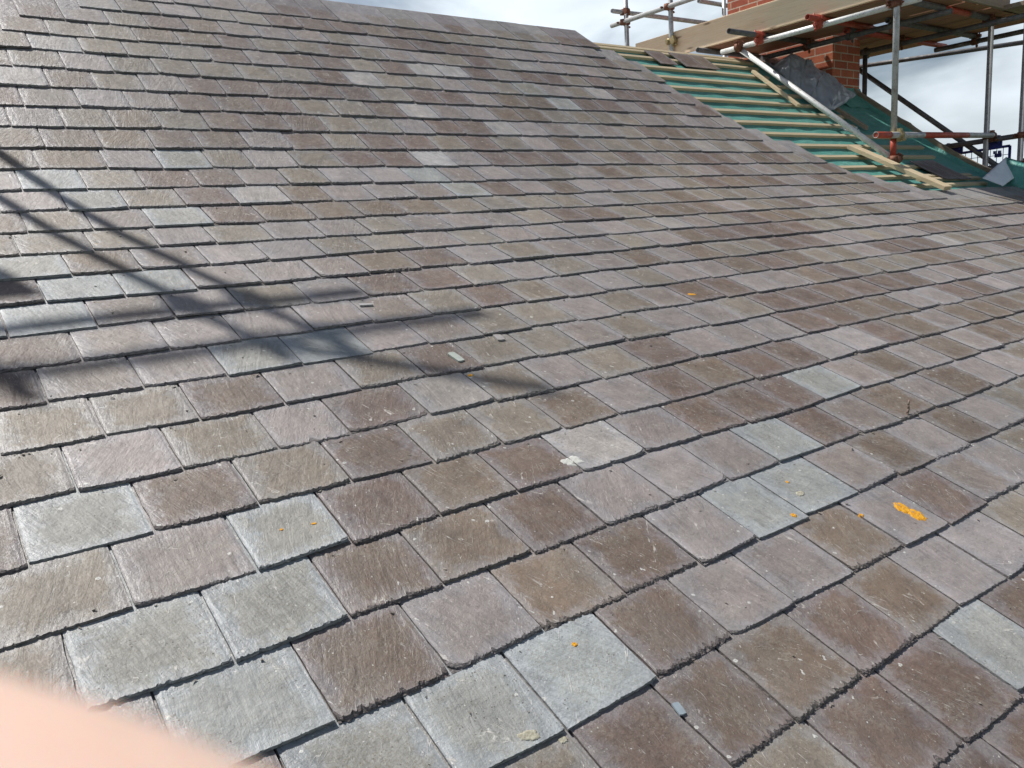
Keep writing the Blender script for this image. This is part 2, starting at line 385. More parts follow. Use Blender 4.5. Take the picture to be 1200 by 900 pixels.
def brick_material():
    m = NT('red_brick')
    uv = m.n('ShaderNodeUVMap', uv_map='UVMap').outputs[0]
    b = m.n('ShaderNodeTexBrick'); m.l(uv, b.inputs['Vector'])
    b.offset = 0.5; b.inputs['Scale'].default_value = 1.0
    b.inputs['Brick Width'].default_value = 0.225; b.inputs['Row Height'].default_value = 0.075
    b.inputs['Mortar Size'].default_value = 0.0062; b.inputs['Mortar Smooth'].default_value = 0.15
    b.inputs['Color1'].default_value = (0.54, 0.160, 0.075, 1); b.inputs['Color2'].default_value = (0.38, 0.090, 0.048, 1)
    b.inputs['Mortar'].default_value = (0.60, 0.47, 0.36, 1); b.inputs['Bias'].default_value = 0.0
    n = m.noise(uv, 60, 4, 0.7); k = m.noise(uv, 9, 3)
    v = m.math('ADD', m.mr(n, 0.3, 0.7, -0.18, 0.18), m.mr(k, 0.3, 0.7, 0.85, 1.15))
    cc = m.n('ShaderNodeCombineColor')
    for i in range(3): m.l(v, cc.inputs[i])
    m.l(m.mix(1.0, b.outputs['Color'], cc.outputs[0], 'MULTIPLY'), m.b.inputs['Base Color'])
    m.set(Roughness=0.85)
    m.bump(m.math('ADD', m.math('MULTIPLY', m.math('SUBTRACT', 1.0, b.outputs['Fac']), 1.0), m.math('MULTIPLY', n, 0.25)), 0.8, 0.008)
    return m.m
BRICK = brick_material()

# ------------------------------------------------------------------ ground and house below (the setting)
def flat_mat(name, a, b, scale, rough=0.9):
    m = NT(name); t = m.n('ShaderNodeTexCoord').outputs['Object']
    m.l(m.mix(m.mr(m.noise(t, scale, 6, 0.65), 0.35, 0.65), a, b), m.b.inputs['Base Color']); m.set(Roughness=rough)
    return m.m
bm = bmesh.new()
N = 24
for i in range(N):
    for j in range(N):
        pass
vs = [[bm.verts.new((-1500 + 3000 * i / N, -1500 + 3000 * j / N, 0)) for j in range(N + 1)] for i in range(N + 1)]
for i in range(N):
    for j in range(N): bm.faces.new((vs[i][j], vs[i + 1][j], vs[i + 1][j + 1], vs[i][j + 1]))
g = bm_link('ground', bm, flat_mat('grass_ground', (0.055, 0.085, 0.03), (0.10, 0.10, 0.05), 0.35), origin=Vector((0, 0, 0)))
g['kind'] = 'structure'

X_L, X_R = -9.0, 43.7     # left end of what is built, right verge
def brick_box(bm, x0, x1, y0, y1, z0, z1):
    """axis-aligned brick box with metric uv (world metres in)"""
    uvl = bm.loops.layers.uv.get('UVMap') or bm.loops.layers.uv.new('UVMap')
    def quad(pts, us):
        f = bm.faces.new([bm.verts.new(p) for p in pts])
        for l_, u_ in zip(f.loops, us): l_[uvl].uv = u_
    quad([(x0, y0, z0), (x1, y0, z0), (x1, y0, z1), (x0, y0, z1)], [(x0, z0), (x1, z0), (x1, z1), (x0, z1)])
    quad([(x0, y1, z0), (x0, y0, z0), (x0, y0, z1), (x0, y1, z1)], [(x0 - y1 + y0, z0), (x0, z0), (x0, z1), (x0 - y1 + y0, z1)])
    quad([(x1, y0, z0), (x1, y1, z0), (x1, y1, z1), (x1, y0, z1)], [(x1, z0), (x1 + y1 - y0, z0), (x1 + y1 - y0, z1), (x1, z1)])
    quad([(x1, y1, z0), (x0, y1, z0), (x0, y1, z1), (x1, y1, z1)], [(0, z0), (x1 - x0, z0), (x1 - x0, z1), (0, z1)])
    quad([(x0, y0, z1), (x1, y0, z1), (x1, y1, z1), (x0, y1, z1)], [(x0, y0), (x1, y0), (x1, y1), (x0, y1)])
    quad([(x0, y1, z0), (x1, y1, z0), (x1, y0, z0), (x0, y0, z0)], [(x0, y0), (x1, y0), (x1, y1), (x0, y1)])

ridge_y, ridge_z = yz(S_RIDGE)
eave_y, eave_z = yz(S_EAVE)
house = thing('brick_house', W((20, 28, -H0 / G)), 'red brick house walls under the slate roof and its chimney', 'house')
bm = bmesh.new()
x0, x1 = X_L * G, (X_R - 0.35) * G
y0 = (eave_y + 1.2) * G; y1 = (2 * ridge_y - eave_y - 1.2) * G
zt = H0 + (eave_z - 0.8) * G
brick_box(bm, x0, x1, y0, y1, 0, zt)
bm_link('wall', bm, BRICK, house)
# gable wall following the swept roof profile
bm = bmesh.new(); uvl = bm.loops.layers.uv.get('UVMap') or bm.loops.layers.uv.new('UVMap')
prof = [P(0, s, -0.75) for s in np.arange(S_RIDGE, S_EAVE - 1.2, 1.0)]
left = [(p.y * G, H0 + p.z * G) for p in prof][::-1]
right = [((2 * ridge_y - p.y) * G, H0 + p.z * G) for p in prof]
poly = left + right
for xx in (x1 - 0.225, x1 + 0.002):
    top = [bm.verts.new((xx, a, max(b, zt + 0.003))) for a, b in poly]; bot = [bm.verts.new((xx, a, zt + 0.002)) for a, b in poly]
    for i in range(len(poly) - 1):
        f = bm.faces.new((bot[i], bot[i + 1], top[i + 1], top[i]))
        for l_ in f.loops: l_[uvl].uv = (l_.vert.co.y, l_.vert.co.z)
bm_link('gable', bm, BRICK, house)

# ------------------------------------------------------------------ slate roof
roof = thing('slated_roof_slope', W((20, 15, -1)), 'reclaimed purple-grey and green slate roof with stripped strips of green membrane and battens', 'roof', kind='thing')

PAL = {'P': (0.150, 0.106, 0.094), 'M': (0.288, 0.258, 0.255), 'T': (0.252, 0.230, 0.199),
       'G': (0.350, 0.388, 0.395), 'L': (0.362, 0.350, 0.342), 'B': (0.182, 0.140, 0.108)}
LABEL = {'G': 'pale blue-green slate'}
ROWS = {24: ([6.05, 7.3, 8.5], 'TPPG'), 23: ([3.96, 4.99, 5.96, 7.1, 8.2, 9.24, 10.41], 'TPPBPBMM'),
22: ([2.84, 3.93, 5.11, 6.24, 7.33, 8.52, 9.67, 10.8, 11.95], 'GGGPMMBMPM'),
21: ([1.03, 2.23, 3.36, 4.47, 5.62, 6.8, 7.87, 8.93, 10.18, 11.29, 12.36, 13.52, 14.59], 'LGPMBPMGGMBMBM'),
20: ([0.53, 1.72, 2.84, 3.9, 5.09, 6.23, 7.41, 8.56, 9.68, 10.8, 11.88, 13.01, 14.24, 15.29, 16.52], 'TGGPBPMMMGPMBMBM'),
19: ([1.14, 2.3, 3.35, 4.48, 5.62, 6.71, 7.92, 9.1, 10.18, 11.3, 12.26, 13.47, 14.53, 15.71, 16.93, 18.07, 19.18], 'TMGPBPLMPPPGMBMBMB'),
18: ([0.43, 1.58, 2.7, 3.83, 4.97, 6.09, 7.17, 8.26, 9.43, 10.48, 11.63, 12.79, 13.89, 14.91, 16.07, 17.3, 18.5], 'PGPTPTTBMPBPPMMPBM'),
17: ([1.05, 2.16, 3.31, 4.3, 5.53, 6.67, 7.79, 8.83, 10.0, 11.25, 12.39, 13.42, 14.57, 15.75, 16.93], 'TMTMPLTMTPMMMPPB'),
16: ([0.45, 1.55, 2.66, 3.8, 4.96, 6.07, 7.11, 8.25, 9.31, 10.36, 11.46, 12.65, 13.79, 14.88, 15.98], 'TTTPMTPTTMTMMTPP'),
15: ([1.1, 2.24, 3.35, 4.47, 5.64, 6.68, 7.78, 8.84, 9.97, 11.09, 12.19, 13.29, 14.36, 15.42, 16.52, 17.66], 'PMMGGMMTTMTMPPMMB'),
14: ([0.6, 1.69, 2.85, 3.9, 5.09, 6.17, 7.34, 8.42, 9.49, 10.56, 11.62, 12.71, 13.8, 14.98, 16.08, 17.25], 'PMMMMMTPTMMTMMBPB'),
13: ([0.94, 2.09, 3.22, 4.32, 5.51, 6.59, 7.75, 8.88, 9.99, 11.09, 12.3, 13.5, 14.6], 'GGMMTMPPTMTMBM'),
12: ([0.4, 1.58, 2.71, 3.86, 4.99, 6.11, 7.1, 8.29, 9.43, 10.6, 11.77, 12.95, 14.16], 'PPGGMMMBPMTMMT'),
11: ([1.0, 2.12, 3.23, 4.39, 5.51, 6.66, 7.74, 8.93, 10.01, 11.1], 'GGBMMMTTMTM'),
10: ([1.52, 2.67, 3.78, 4.84, 5.99, 7.1, 8.2], 'BTTMTMMT'),
8: ([1.5, 2.62, 3.73, 4.85], 'TMGTP'), 7: ([2.01, 3.17, 4.31, 5.45], 'MGTPP'), 6: ([1.35, 2.49, 3.79, 4.93, 12.2, 13.35], 'PBBMGMLM')}
def x_start(k): return max(2.67 - 0.6 * k, X_L)
def x_end(k):
    if k <= 8: return 27.75 + 0.48 * k
    return {9: 32.6, 10: 34.3}.get(k, X_R - 0.25)
rows = []
rr = random.Random(5)
wts = 'P' * 20 + 'M' * 25 + 'T' * 27 + 'B' * 12 + 'L' * 13 + 'G' * 3
for k in range(-4, 31):
    J, pal = ROWS.get(k, ([], ''))
    if k == 6: J, pal = J[:4], pal[:5]
    xs, xe = x_start(k), x_end(k)
    if not J:
        ph = 0.56 * (k % 2) + rr.uniform(-0.08, 0.08)
        J = [3.4 + ph]; pal = rr.choice(wts) + rr.choice(wts)
    J = list(J); pal = list(pal[:len(J) + 1])
    run = rr.choice('PMTBMT')
    while J[0] > xs + 0.6:
        J.insert(0, J[0] - rr.uniform(1.06, 1.2)); pal.insert(0, rr.choice(wts))
    while J[-1] < xe - 0.6:
        J.append(J[-1] + rr.gauss(1.135, 0.05))
        if rr.random() < 0.6: run = rr.choice('PPMMMTTTB')
        p_ = run if rr.random() < 0.8 else rr.choice(wts)
        if (J[-1] > 17 or k < 5) and p_ == 'G': p_ = 'L'
        pal.append(p_)
    if J[0] < xs - 0.5: J.pop(0); pal.pop(0)
    else: pal.pop(0)
    for i in range(len(J) - 1):
        rows.append([k, J[i], J[i + 1], pal[i] if i < len(pal) else 'M'])
# a few single pale slates that stand out higher up the slope
for (k, x, c) in ((3, 12.5, 'P'), (6, 12.3, 'L'), (8, 12.1, 'G'), (6, 13.4, 'M'), (3, 13.0, 'L'), (1, 18.6, 'G'), (2, 19.6, 'G'), (0, 11.2, 'P'), (1, 11.9, 'P'), (2, 11.4, 'P'), (-1, 12.6, 'P')):
    for r_ in rows:
        if r_[0] == k and r_[1] <= x < r_[2]: r_[3] = c

T = 0.029
LEN = 2.12
def slate_arrays(k, xa, xb, pk, rnd, near):
    """vertices (world metres), faces, uv per loop, material index per face for one slate"""
    g_ = 0.010 + rnd.random() * 0.008
    x0, x1 = xa + g_, xb - g_
    wdt = x1 - x0
    t = T * rnd.uniform(0.85, 1.25) * (1.25 if k < 13 else 1.0)
    tail = rnd.uniform(-0.030, 0.030); skew = rnd.uniform(-0.024, 0.024)
    lift = abs(rnd.gauss(0, 0.008)) + (0.010 if k < 13 else 0); tilt = rnd.uniform(-0.013, 0.013)
    rough = {'G': rnd.choice((0.25, 0.6)), 'L': 0.8}.get(pk, rnd.choice((0.7, 1.0, 1.3, 1.6)))
    seed = rnd.uniform(0, 1000)
    if near == 2: nc = 96; dl = [0, .012, .035, .07, .12, .2, .3, .4, .5, .6, .7, .8, .9, 1.0, 1.12, LEN]
    elif near == 1: nc = 36; dl = [0, .03, .09, .25, .5, .75, 1.05, LEN]
    else: nc = 8; dl = [0, .06, .55, 1.1, LEN]
    def nz(a, b, c): return mnoise.noise(Vector((a, b, c)))
    cl, cr = (rnd.uniform(0.05, 0.12) if rnd.random() < 0.16 else rnd.uniform(0, 0.045)) * rough, (rnd.uniform(0.05, 0.12) if rnd.random() < 0.16 else rnd.uniform(0, 0.045)) * rough
    top = []; offs = []; o2s = []; o3s = []
    ev = rnd.uniform(0.3, 1.0)
    for i in range(nc + 1):
        u = i / nc; a = u * wdt
        z1 = nz(a * 3.1, seed, 0); z2 = nz(a * 9, seed, 5); z3 = nz(a * 23, seed, 9)
        z4 = nz(a * 55, seed, 15)
        chip = max(0, z1 * 0.30 + z2 * 0.45 + z3 * 0.75 + z4 * 0.60 + 0.25 * ev) ** 1.15
        o = rough * (0.012 + 0.055 * chip)
        o += cl * math.exp(-u * 16) + cr * math.exp(-(1 - u) * 16)
        o2 = o * (0.40 + 0.45 * nz(a * 27, seed, 13)) + rough * 0.008 * nz(a * 61, seed, 31)
        o3 = rough * 0.013 * (z2 + z3 * 1.2 + z4)+ (cl * math.exp(-u * 16) + cr * math.exp(-(1 - u) * 16)) * 0.6
        offs.append(max(o, o3 + 0.001)); o2s.append(min(max(o2, o3), o)); o3s.append(o3)
    V = []; F = []; UVs = []; MI = []
    def pos(u, d, hh):
        sj = 0.0
        if u < 1e-6: sj = (0.008 * rough + 0.002) * nz(d * 5, seed, 41)
        if u > 1 - 1e-6: sj = -(0.008 * rough + 0.002) * nz(d * 5, seed, 43)
        x = x0 + u * wdt + sj
        s = k + tail + skew * (u - 0.5) * 2 - d
        d0 = d
        h = -0.034 + 2 * T - T * min(d0, 2.2) + hh + lift * max(0, 1 - d0) + tilt * (u - 0.5) * max(0, 1 - d0 * 0.6)
        return W(P(x, s, h))
    nd = len(dl)
    for j, d in enumerate(dl):
        for i in range(nc + 1):
            u = i / nc
            dd = offs[i] + d * (1 - offs[i] / LEN) if d < 1.05 else d
            hh = t
            if near:
                hh += 0.0045 * nz(u * 3 + seed, d * 2.4, 2) + 0.002 * nz(u * 9 + seed, d * 8, 7)
            ed = min(u, 1 - u) * wdt
            if ed < 0.03 and near: hh -= 0.004
            V.append(pos(u, dd, hh))
    def quad(a, b, c, d_, mi, uvq):
        F.append((a, b, c, d_)); MI.append(mi); UVs.extend(uvq)
    for j in range(nd - 1):
        for i in range(nc):
            a = j * (nc + 1) + i; q = a + nc + 1
            u0, u1, v0, v1 = i / nc, (i + 1) / nc, dl[j], dl[j + 1]
            quad(a, a + 1, q + 1, q, 0, [(u0, v0), (u1, v0), (u1, v1), (u0, v1)])
    base = len(V)
    for lay, (of, hf) in enumerate(((offs, 1.0), (o2s, 0.60), (o3s, 0.0))):
        for i in range(nc + 1):
            hh = t * hf
            if lay == 1: hh += t * 0.25 * nz(i * 0.5, seed, 77)
            V.append(pos(i / nc, of[i], hh if lay else t - (0.004 if (near and (i == 0 or i == nc)) else 0) + (0.0045 * nz(i / nc * 3 + seed, 0, 2) if near else 0)))
    for lay in range(2):
        for i in range(nc):
            a = base + lay * (nc + 1) + i; q = a + nc + 1
            quad(q, q + 1, a + 1, a, 1, [(i / nc, 0), ((i + 1) / nc, 0), ((i + 1) / nc, .03), (i / nc, .03)])
    # sides and back
    for u in (0.0, 1.0):
        b2 = len(V)
        for d in dl:
            i = 0 if u == 0 else nc
            dd = offs[i] + d * (1 - offs[i] / LEN) if d < 1.05 else d
            V.append(pos(u, dd, t - (0.004 if near else 0))); V.append(pos(u, dd if d else o3s[i], 0))
        for j in range(nd - 1):
            a = b2 + 2 * j
            f = (a, a + 2, a + 3, a + 1) if u == 0 else (a, a + 1, a + 3, a + 2)
            quad(*f, 1, [(u, dl[j])] * 4)
    # underside
    b3 = len(V)
    V += [pos(0, 0, 0), pos(1, 0, 0), pos(1, LEN, 0), pos(0, LEN, 0)]
    quad(b3, b3 + 3, b3 + 2, b3 + 1, 1, [(0, 0)] * 4)
    return V, F, UVs, MI
def build_slates(name, items, parent, kind=None, origin=None):
    """items: list of (V,F,UV,MI,tint,rnd)"""
    V = []; F = []; UV = []; MI = []; TI = []; RN = []
    for v, f, uv_, mi, ti, rn in items:
        b = len(V); V += v; F += [tuple(i + b for i in q) for q in f]; UV += uv_; MI += mi
        TI += list(ti) * len(v); RN += list(rn) * len(v)
    me = bpy.data.meshes.new(name)
    me.from_pydata([tuple(v) for v in V], [], F)
    l = me.uv_layers.new(name='UVMap'); l.data.foreach_set('uv', np.array(UV, dtype=np.float32).ravel())
    a = me.color_attributes.new('tint', 'FLOAT_COLOR', 'POINT'); a.data.foreach_set('color', np.array(TI, dtype=np.float32))
    a = me.color_attributes.new('rnd', 'FLOAT_COLOR', 'POINT'); a.data.foreach_set('color', np.array(RN, dtype=np.float32))
    me.materials.append(SLATE); me.materials.append(EDGE)
    me.polygons.foreach_set('material_index', np.array(MI, dtype=np.int32))
    me.polygons.foreach_set('use_smooth', np.array([m_ == 0 for m_ in MI]))
    me.update()
    return link(name, me, parent, origin)
def px_of(p):
    d = p.dot(FW)
    if d <= 0.01: return None
    return 600 + 940.03 * p.dot(RT) / d, 450 - 940.03 * p.dot(UP) / d
cand = []
for idx, (k, xa, xb, pk) in enumerate(rows):
    pts = [px_of(P(x, s)) for x, s in ((xa, k), (xb, k), (xb, k - 1), (xa, k - 1))]
    if any(p is None for p in pts): cand.append((0, idx, 9e9)); continue
    ar = 0
    cx = sum(min(max(p[0], 0), 1200) for p in pts) / 4; cy = sum(min(max(p[1], 0), 900) for p in pts) / 4
    q = [(min(max(p[0], 0), 1200), min(max(p[1], 0), 900)) for p in pts]
    for i in range(4): ar += q[i][0] * q[(i + 1) % 4][1] - q[(i + 1) % 4][0] * q[i][1]
    full = 0
    for i in range(4): full += pts[i][0] * pts[(i + 1) % 4][1] - pts[(i + 1) % 4][0] * pts[i][1]
    cand.append((abs(ar) / 2, idx, abs(full) / 2))
big = {i for a, i, f_ in sorted(cand, reverse=True)[:100]}
inview = {i for a, i, f_ in cand if a > 5}
fullpx = {i: f_ for a, i, f_ in cand}
rest = []
slate_at = []
NAMES = {'G': 'pale blue-green slate', 'P': 'dark purple-brown slate', 'L': 'light grey slate'}
for idx, (k, xa, xb, pk) in enumerate(rows):
    rnd = random.Random(idx * 7 + 3)
    fp = fullpx[idx]
    lod = 2 if (fp > 5200 and idx in inview) else 1 if (fp > 700 and idx in inview) else 0
    v, f, uv_, mi = slate_arrays(k, xa, xb, pk, rnd, lod)
    j = rnd.uniform(0.82, 1.18); hu = rnd.uniform(-0.02, 0.02)
    ti = [PAL[pk][0] * (j + hu), PAL[pk][1] * j, PAL[pk][2] * (j - hu), 1]
    heart = {'G': rnd.uniform(0.3, 1.0), 'L': rnd.uniform(0.1, 0.6), 'M': rnd.uniform(0.1, 0.8), 'T': rnd.uniform(0.5, 1), 'B': rnd.uniform(0.6, 1), 'P': rnd.uniform(0.5, 1)}[pk]
    rn = [rnd.random(), heart, rnd.random() * (0.84 if k > 12 else 1.0), 1.0 if pk in 'GL' else 0.15]
    if idx in big:
        o = build_slates('slate', [(v, f, uv_, mi, ti, rn)], roof, origin=W(P((xa + xb) / 2, k, 0)))
        slate_at.append((k, xa, xb, o))
        if pk in NAMES: o['label'] = NAMES[pk]
    else: rest.append((v, f, uv_, mi, ti, rn))
o = build_slates('slates', rest, roof); o['kind'] = 'stuff'

# membrane under the battens, lapped up the verge
bm = bmesh.new()
xs_ = list(np.arange(X_L, 43.4, 0.42)) + [43.4, 43.6, 43.64]
ss_ = list(np.arange(S_RIDGE, S_EAVE, 0.25))
grid = []
for s in ss_:
    row = []
    for x in xs_:
        h = -0.225 - 0.02 * (0.5 + 0.5 * math.cos(x * 2 * math.pi / 2.3)) + 0.028 * mnoise.noise(Vector((x * 0.8, s * 1.7, 3))) + 0.012 * mnoise.noise(Vector((x * 2.2, s * 4, 8)))
        if x > 43.38: h += {43.4: 0.0, 43.6: 0.06, 43.64: 0.20}.get(round(x, 2), 0) + 0.03 * mnoise.noise(Vector((x, s * 1.4, 5)))
        row.append(bm.verts.new(W(P(x, s, h))))
    grid.append(row)
for i in range(len(ss_) - 1):
    for j in range(len(xs_) - 1): bm.faces.new((grid[i][j], grid[i][j + 1], grid[i + 1][j + 1], grid[i + 1][j]))
bm_link('membrane', bm, MEMB, roof, smooth=True)

def batten(x0, x1, k, parent, h=-0.115, jit=0):
    bm = bmesh.new()
    n = max(2, int((x1 - x0) / 2)); prev = None
    rj = random.Random(int(k * 100 + x0))
    for i in range(n + 1):
        x = x0 + (x1 - x0) * i / n
        dh = 0.012 * mnoise.noise(Vector((x * 0.5, k, 1))); dk = 0.02 * mnoise.noise(Vector((x * 0.3, k, 6)))
        ring = [bm.verts.new(W(P(x, k + a + dk, h + b + dh))) for a, b in ((0.105, -0.115), (0.105, -0.005), (0.10, 0), (-0.10, 0), (-0.105, -0.005), (-0.105, -0.115))]
        if prev:
            for q in range(6): bm.faces.new((prev[q], prev[(q + 1) % 6], ring[(q + 1) % 6], ring[q]))
        else: bm.faces.new(ring)
        prev = ring
    bm.faces.new(prev[::-1])
    return bm_link('batten', bm, W_BATTEN, parent)
ends = {-5: 37.5, -4: 37.6, -3: 37.4, -2: 38.2, -1: 38.9, 0: 39.0, 1: 39.6, 2: 38.8, 3: 41.9, 4: 42.4, 5: 41.9, 6: 40.6, 7: 42.0, 8: 41.6}
for k, e in ends.items():
    batten(x_end(k) - 1.6, e, k - 0.02, roof)
batten(25.6, 38, -4.72, roof)
batten(33.0, 42.1, 9.0, roof)
batten(36.4, 42.2, 7.35, roof)
for k in (-5, -4, -3, -2, -1, 0):
    batten(-8.5, x_start(k) + 1.2, k - 0.02, roof)
# timber counter-batten by the chimney skirt
bm = bmesh.new(); a, b = W(P(39.0, -0.5, 0.0)), W(P(39.4, 2.3, -0.05))
d = (b - a); box(bm, (a + b) / 2, d / 2, Vector((0.14 * G, 0, 0)), Vector((0, 0.0, 0.09 * G)))
bm_link('counter_batten', bm, W_VERGE, roof)

# rake board and bedding along the far verge
def sweep(name, pts_fn, mat, parent, s0=S_RIDGE, s1=S_EAVE, step=0.5, wob=0.0):
    bm = bmesh.new(); prev = None; s = s0
    while s <= s1 + 1e-6:
        wv = wob * mnoise.noise(Vector((s * 1.3, 2, 5)))
        ring = [bm.verts.new(W(P(x, s, h + wv))) for x, h in pts_fn]
        if prev:
            n = len(ring)
            for q in range(n): bm.faces.new((prev[q], prev[(q + 1) % n], ring[(q + 1) % n], ring[q]))
        else: bm.faces.new(ring)
        prev = ring; s += step
    bm.faces.new(prev[::-1])
    return bm_link(name, bm, mat, parent)
sweep('rake_board', [(43.66, -0.7), (43.66, 0.12), (43.86, 0.14), (43.86, -0.7)], W_VERGE, roof, wob=0.05)
mort = flat_mat('verge_mortar', (0.36, 0.20, 0.14), (0.30, 0.27, 0.22), 30)
sweep('verge_bedding', [(43.865, -0.9), (43.865, 0.02), (44.05, 0.05), (44.25, -0.08), (44.25, -0.9)], mort, roof, step=0.35, wob=0.14)
# the back slope behind the ridge
bm = bmesh.new(); prev = None
for s in np.arange(S_RIDGE, S_EAVE, 1.0):
    p = P(0, s, -0.2); ring = [bm.verts.new(W((x, 2 * ridge_y - p.y + 0.1, p.z))) for x in (X_L, 43.9)]
    if prev: bm.faces.new((prev[0], prev[1], ring[1], ring[0]))
    prev = ring
bm_link('back_slope', bm, flat_mat('back_slates', (0.27, 0.24, 0.225), (0.22, 0.19, 0.17), 3), roof)
# eaves: fascia and gutter
bm = bmesh.new(); e = W(P(0, S_EAVE, 0))
box(bm, ((X_L + X_R) / 2 * G, e.y + 0.03, e.z - 0.11), ((X_R - X_L) / 2 * G, 0, 0), (0, 0.011, 0), (0, 0, 0.09))
bm_link('fascia', bm, W_VERGE, roof)
bm = bmesh.new(); prev = None
gut = flat_mat('gutter_plastic', (0.02, 0.02, 0.022), (0.03, 0.03, 0.03), 5, 0.4)
for x in (X_L * G, X_R * G):
    ring = []
    for rr_ in (0.056, 0.052):
        seq = range(9) if rr_ == 0.056 else range(8, -1, -1)
        for i in seq:
            a = math.pi + math.pi * i / 8
            ring.append(bm.verts.new((x, e.y - 0.045 + rr_ * math.cos(a), e.z - 0.05 + rr_ * math.sin(a))))
    if prev:
        for q in range(len(ring)): bm.faces.new((prev[q], prev[(q + 1) % len(ring)], ring[(q + 1) % len(ring)], ring[q]))
    prev = ring
bm_link('gutter', bm, gut, roof)

# ------------------------------------------------------------------ lichen patches (real crusts on the slates)
def lichen_mat():
    m = NT('orange_lichen'); t = m.n('ShaderNodeTexCoord').outputs['Object']
    n = m.noise(t, 160, 4, 0.7); 
    c = m.mix(m.mr(n, 0.4, 0.62), (0.80, 0.42, 0.015), (0.62, 0.24, 0.01))
    c = m.mix(m.mr(m.noise(t, 90, 3), 0.62, 0.7), c, (0.30, 0.26, 0.20))
    m.l(c, m.b.inputs['Base Color']); m.set(Roughness=0.9); m.bump(n, 0.9, 0.004); return m.m
LICH = lichen_mat()
from mathutils.bvhtree import BVHTree
_v = []; _f = []
for o_ in [q[3] for q in slate_at] + [bpy.data.objects['slates']]:
    off_ = o_.location + roof.location; b_ = len(_v)
    _v += [v_.co + off_ for v_ in o_.data.vertices]; _f += [tuple(i + b_ for i in p_.vertices) for p_ in o_.data.polygons if p_.material_index == 0]
BVH = BVHTree.FromPolygons(_v, _f)
def top_h(k, s_, x=None):
    if x is None: return -0.034 + 2 * T - T * max(0, k - s_) + T
    a_ = W(P(x, s_, 0.5)); d_ = (W(P(x, s_, 0)) - a_).normalized()
    hit = BVH.ray_cast(a_, d_, 0.5)
    return 0.5 - hit[3] / G if hit[0] is not None else 0.03
def lichen(x, s, rx_, rs_, ang, seed, mat=LICH, name='lichen_patch', hh=0.003, label=None):
    k = math.ceil(s); bm = bmesh.new(); rings = []
    n = 28; cen = None
    n = 40
    for q, f in enumerate((1.0, 0.9, 0.6, 0.25)):
        ring = []
        for i in range(n):
            a = 2 * math.pi * i / n
            rr2 = f * (1 + 0.22 * mnoise.noise(Vector((math.cos(a) * 1.7, math.sin(a) * 1.7, seed))) + 0.30 * mnoise.noise(Vector((math.cos(a) * 7, math.sin(a) * 7, seed))))
            dx, ds = rr2 * rx_ * math.cos(a), rr2 * rs_ * math.sin(a)
            X, S = x + dx * math.cos(ang) - ds * math.sin(ang), s + dx * math.sin(ang) + ds * math.cos(ang)
            ring.append(bm.verts.new(W(P(X, S, top_h(k, S, X) + (-0.004, hh * 0.6 + 0.003, hh + 0.003, hh * 0.7 + 0.003)[q] + 0.004 * mnoise.noise(Vector((X * 30, S * 30, seed)))))))
        if rings:
            for i in range(n): bm.faces.new((rings[-1][i], rings[-1][(i + 1) % n], ring[(i + 1) % n], ring[i]))
        rings.append(ring)
    bm.faces.new(rings[-1])
    par = roof
    for (kk, xa, xb, o) in slate_at:
        if kk == k and xa <= x <= xb: par = o
    ob = bm_link(name, bm, mat, par, smooth=True)
    if label: ob['label'] = label
lichen(10.46, 21.49, 0.12, 0.13, 0.12, 1.3, hh=0.004)
lichen(10.50, 21.68, 0.12, 0.14, 0.10, 4.3, hh=0.004)
lichen(8.73, 20.91, 0.040, 0.045, 0, 2.1, hh=0.003)
lichen(9.69, 21.32, 0.040, 0.040, 0, 3.7, hh=0.003)
lichen(9.35, 20.35, 0.025, 0.03, 0, 6.7)
lichen(6.75, 16.14, 0.05, 0.035, 0, 8.7)
lichen(2.75, 18.49, 0.022, 0.018, 0.3, 5.9, hh=0.002); lichen(3.10, 18.54, 0.035, 0.018, 0.3, 6.1, hh=0.002)
lichen(13.55, 14.63, 0.11, 0.055, 0.3, 9.1)
lichen(4.64, 21.27, 0.032, 0.03, 0, 7.7)
cream = flat_mat('cream_lichen', (0.50, 0.49, 0.38), (0.27, 0.24, 0.18), 260)
lichen(9.28, 20.62, 0.075, 0.05, 0, 11.7, cream, 'pale_lichen_patch', 0.005)
lichen(3.60, 21.90, 0.10, 0.06, 0.4, 12.7, cream, 'pale_lichen_patch', 0.004)
lichen(3.85, 22.06, 0.045, 0.035, 0.0, 13.7, cream, 'pale_lichen_patch', 0.004)
lichen(6.72, 18.72, 0.15, 0.10, 0.2, 14.7, flat_mat('white_lichen', (0.62, 0.62, 0.58), (0.46, 0.46, 0.42), 150), 'pale_lichen_patch', 0.004)

# ------------------------------------------------------------------ loose bits lying on the slates
def plate(x, s, w_, l_, t_, ang, col, name, label, cat, group=None, lift=0.004, outline=None):
    k = math.ceil(s); rj = random.Random(int(x * 100))
    bm = bmesh.new()
    pts = outline or [(-.5, -.5), (-.1, -.54), (.5, -.46), (.52, .1), (.44, .5), (-.2, .52), (-.5, .46)]
    lo_, hi_ = [], []
    for a, b in pts:
        X = x + a * w_ * math.cos(ang) - b * l_ * math.sin(ang); S = s + a * w_ * math.sin(ang) + b * l_ * math.cos(ang)
        lo_.append(bm.verts.new(W(P(X, S, top_h(k, s, x) + lift)))); hi_.append(bm.verts.new(W(P(X, S, top_h(k, s, x) + lift + t_))))
    bm.faces.new(lo_[::-1]); bm.faces.new(hi_); n = len(pts)
    for i in range(n): bm.faces.new((lo_[i], lo_[(i + 1) % n], hi_[(i + 1) % n], hi_[i]))
    m = flat_mat(name + '_stone', col, tuple(c * 0.8 for c in col), 60)
    o = bm_link(name, bm, m, origin=W(P(x, s, top_h(k, s))))
    return tag(o, label, cat, group)
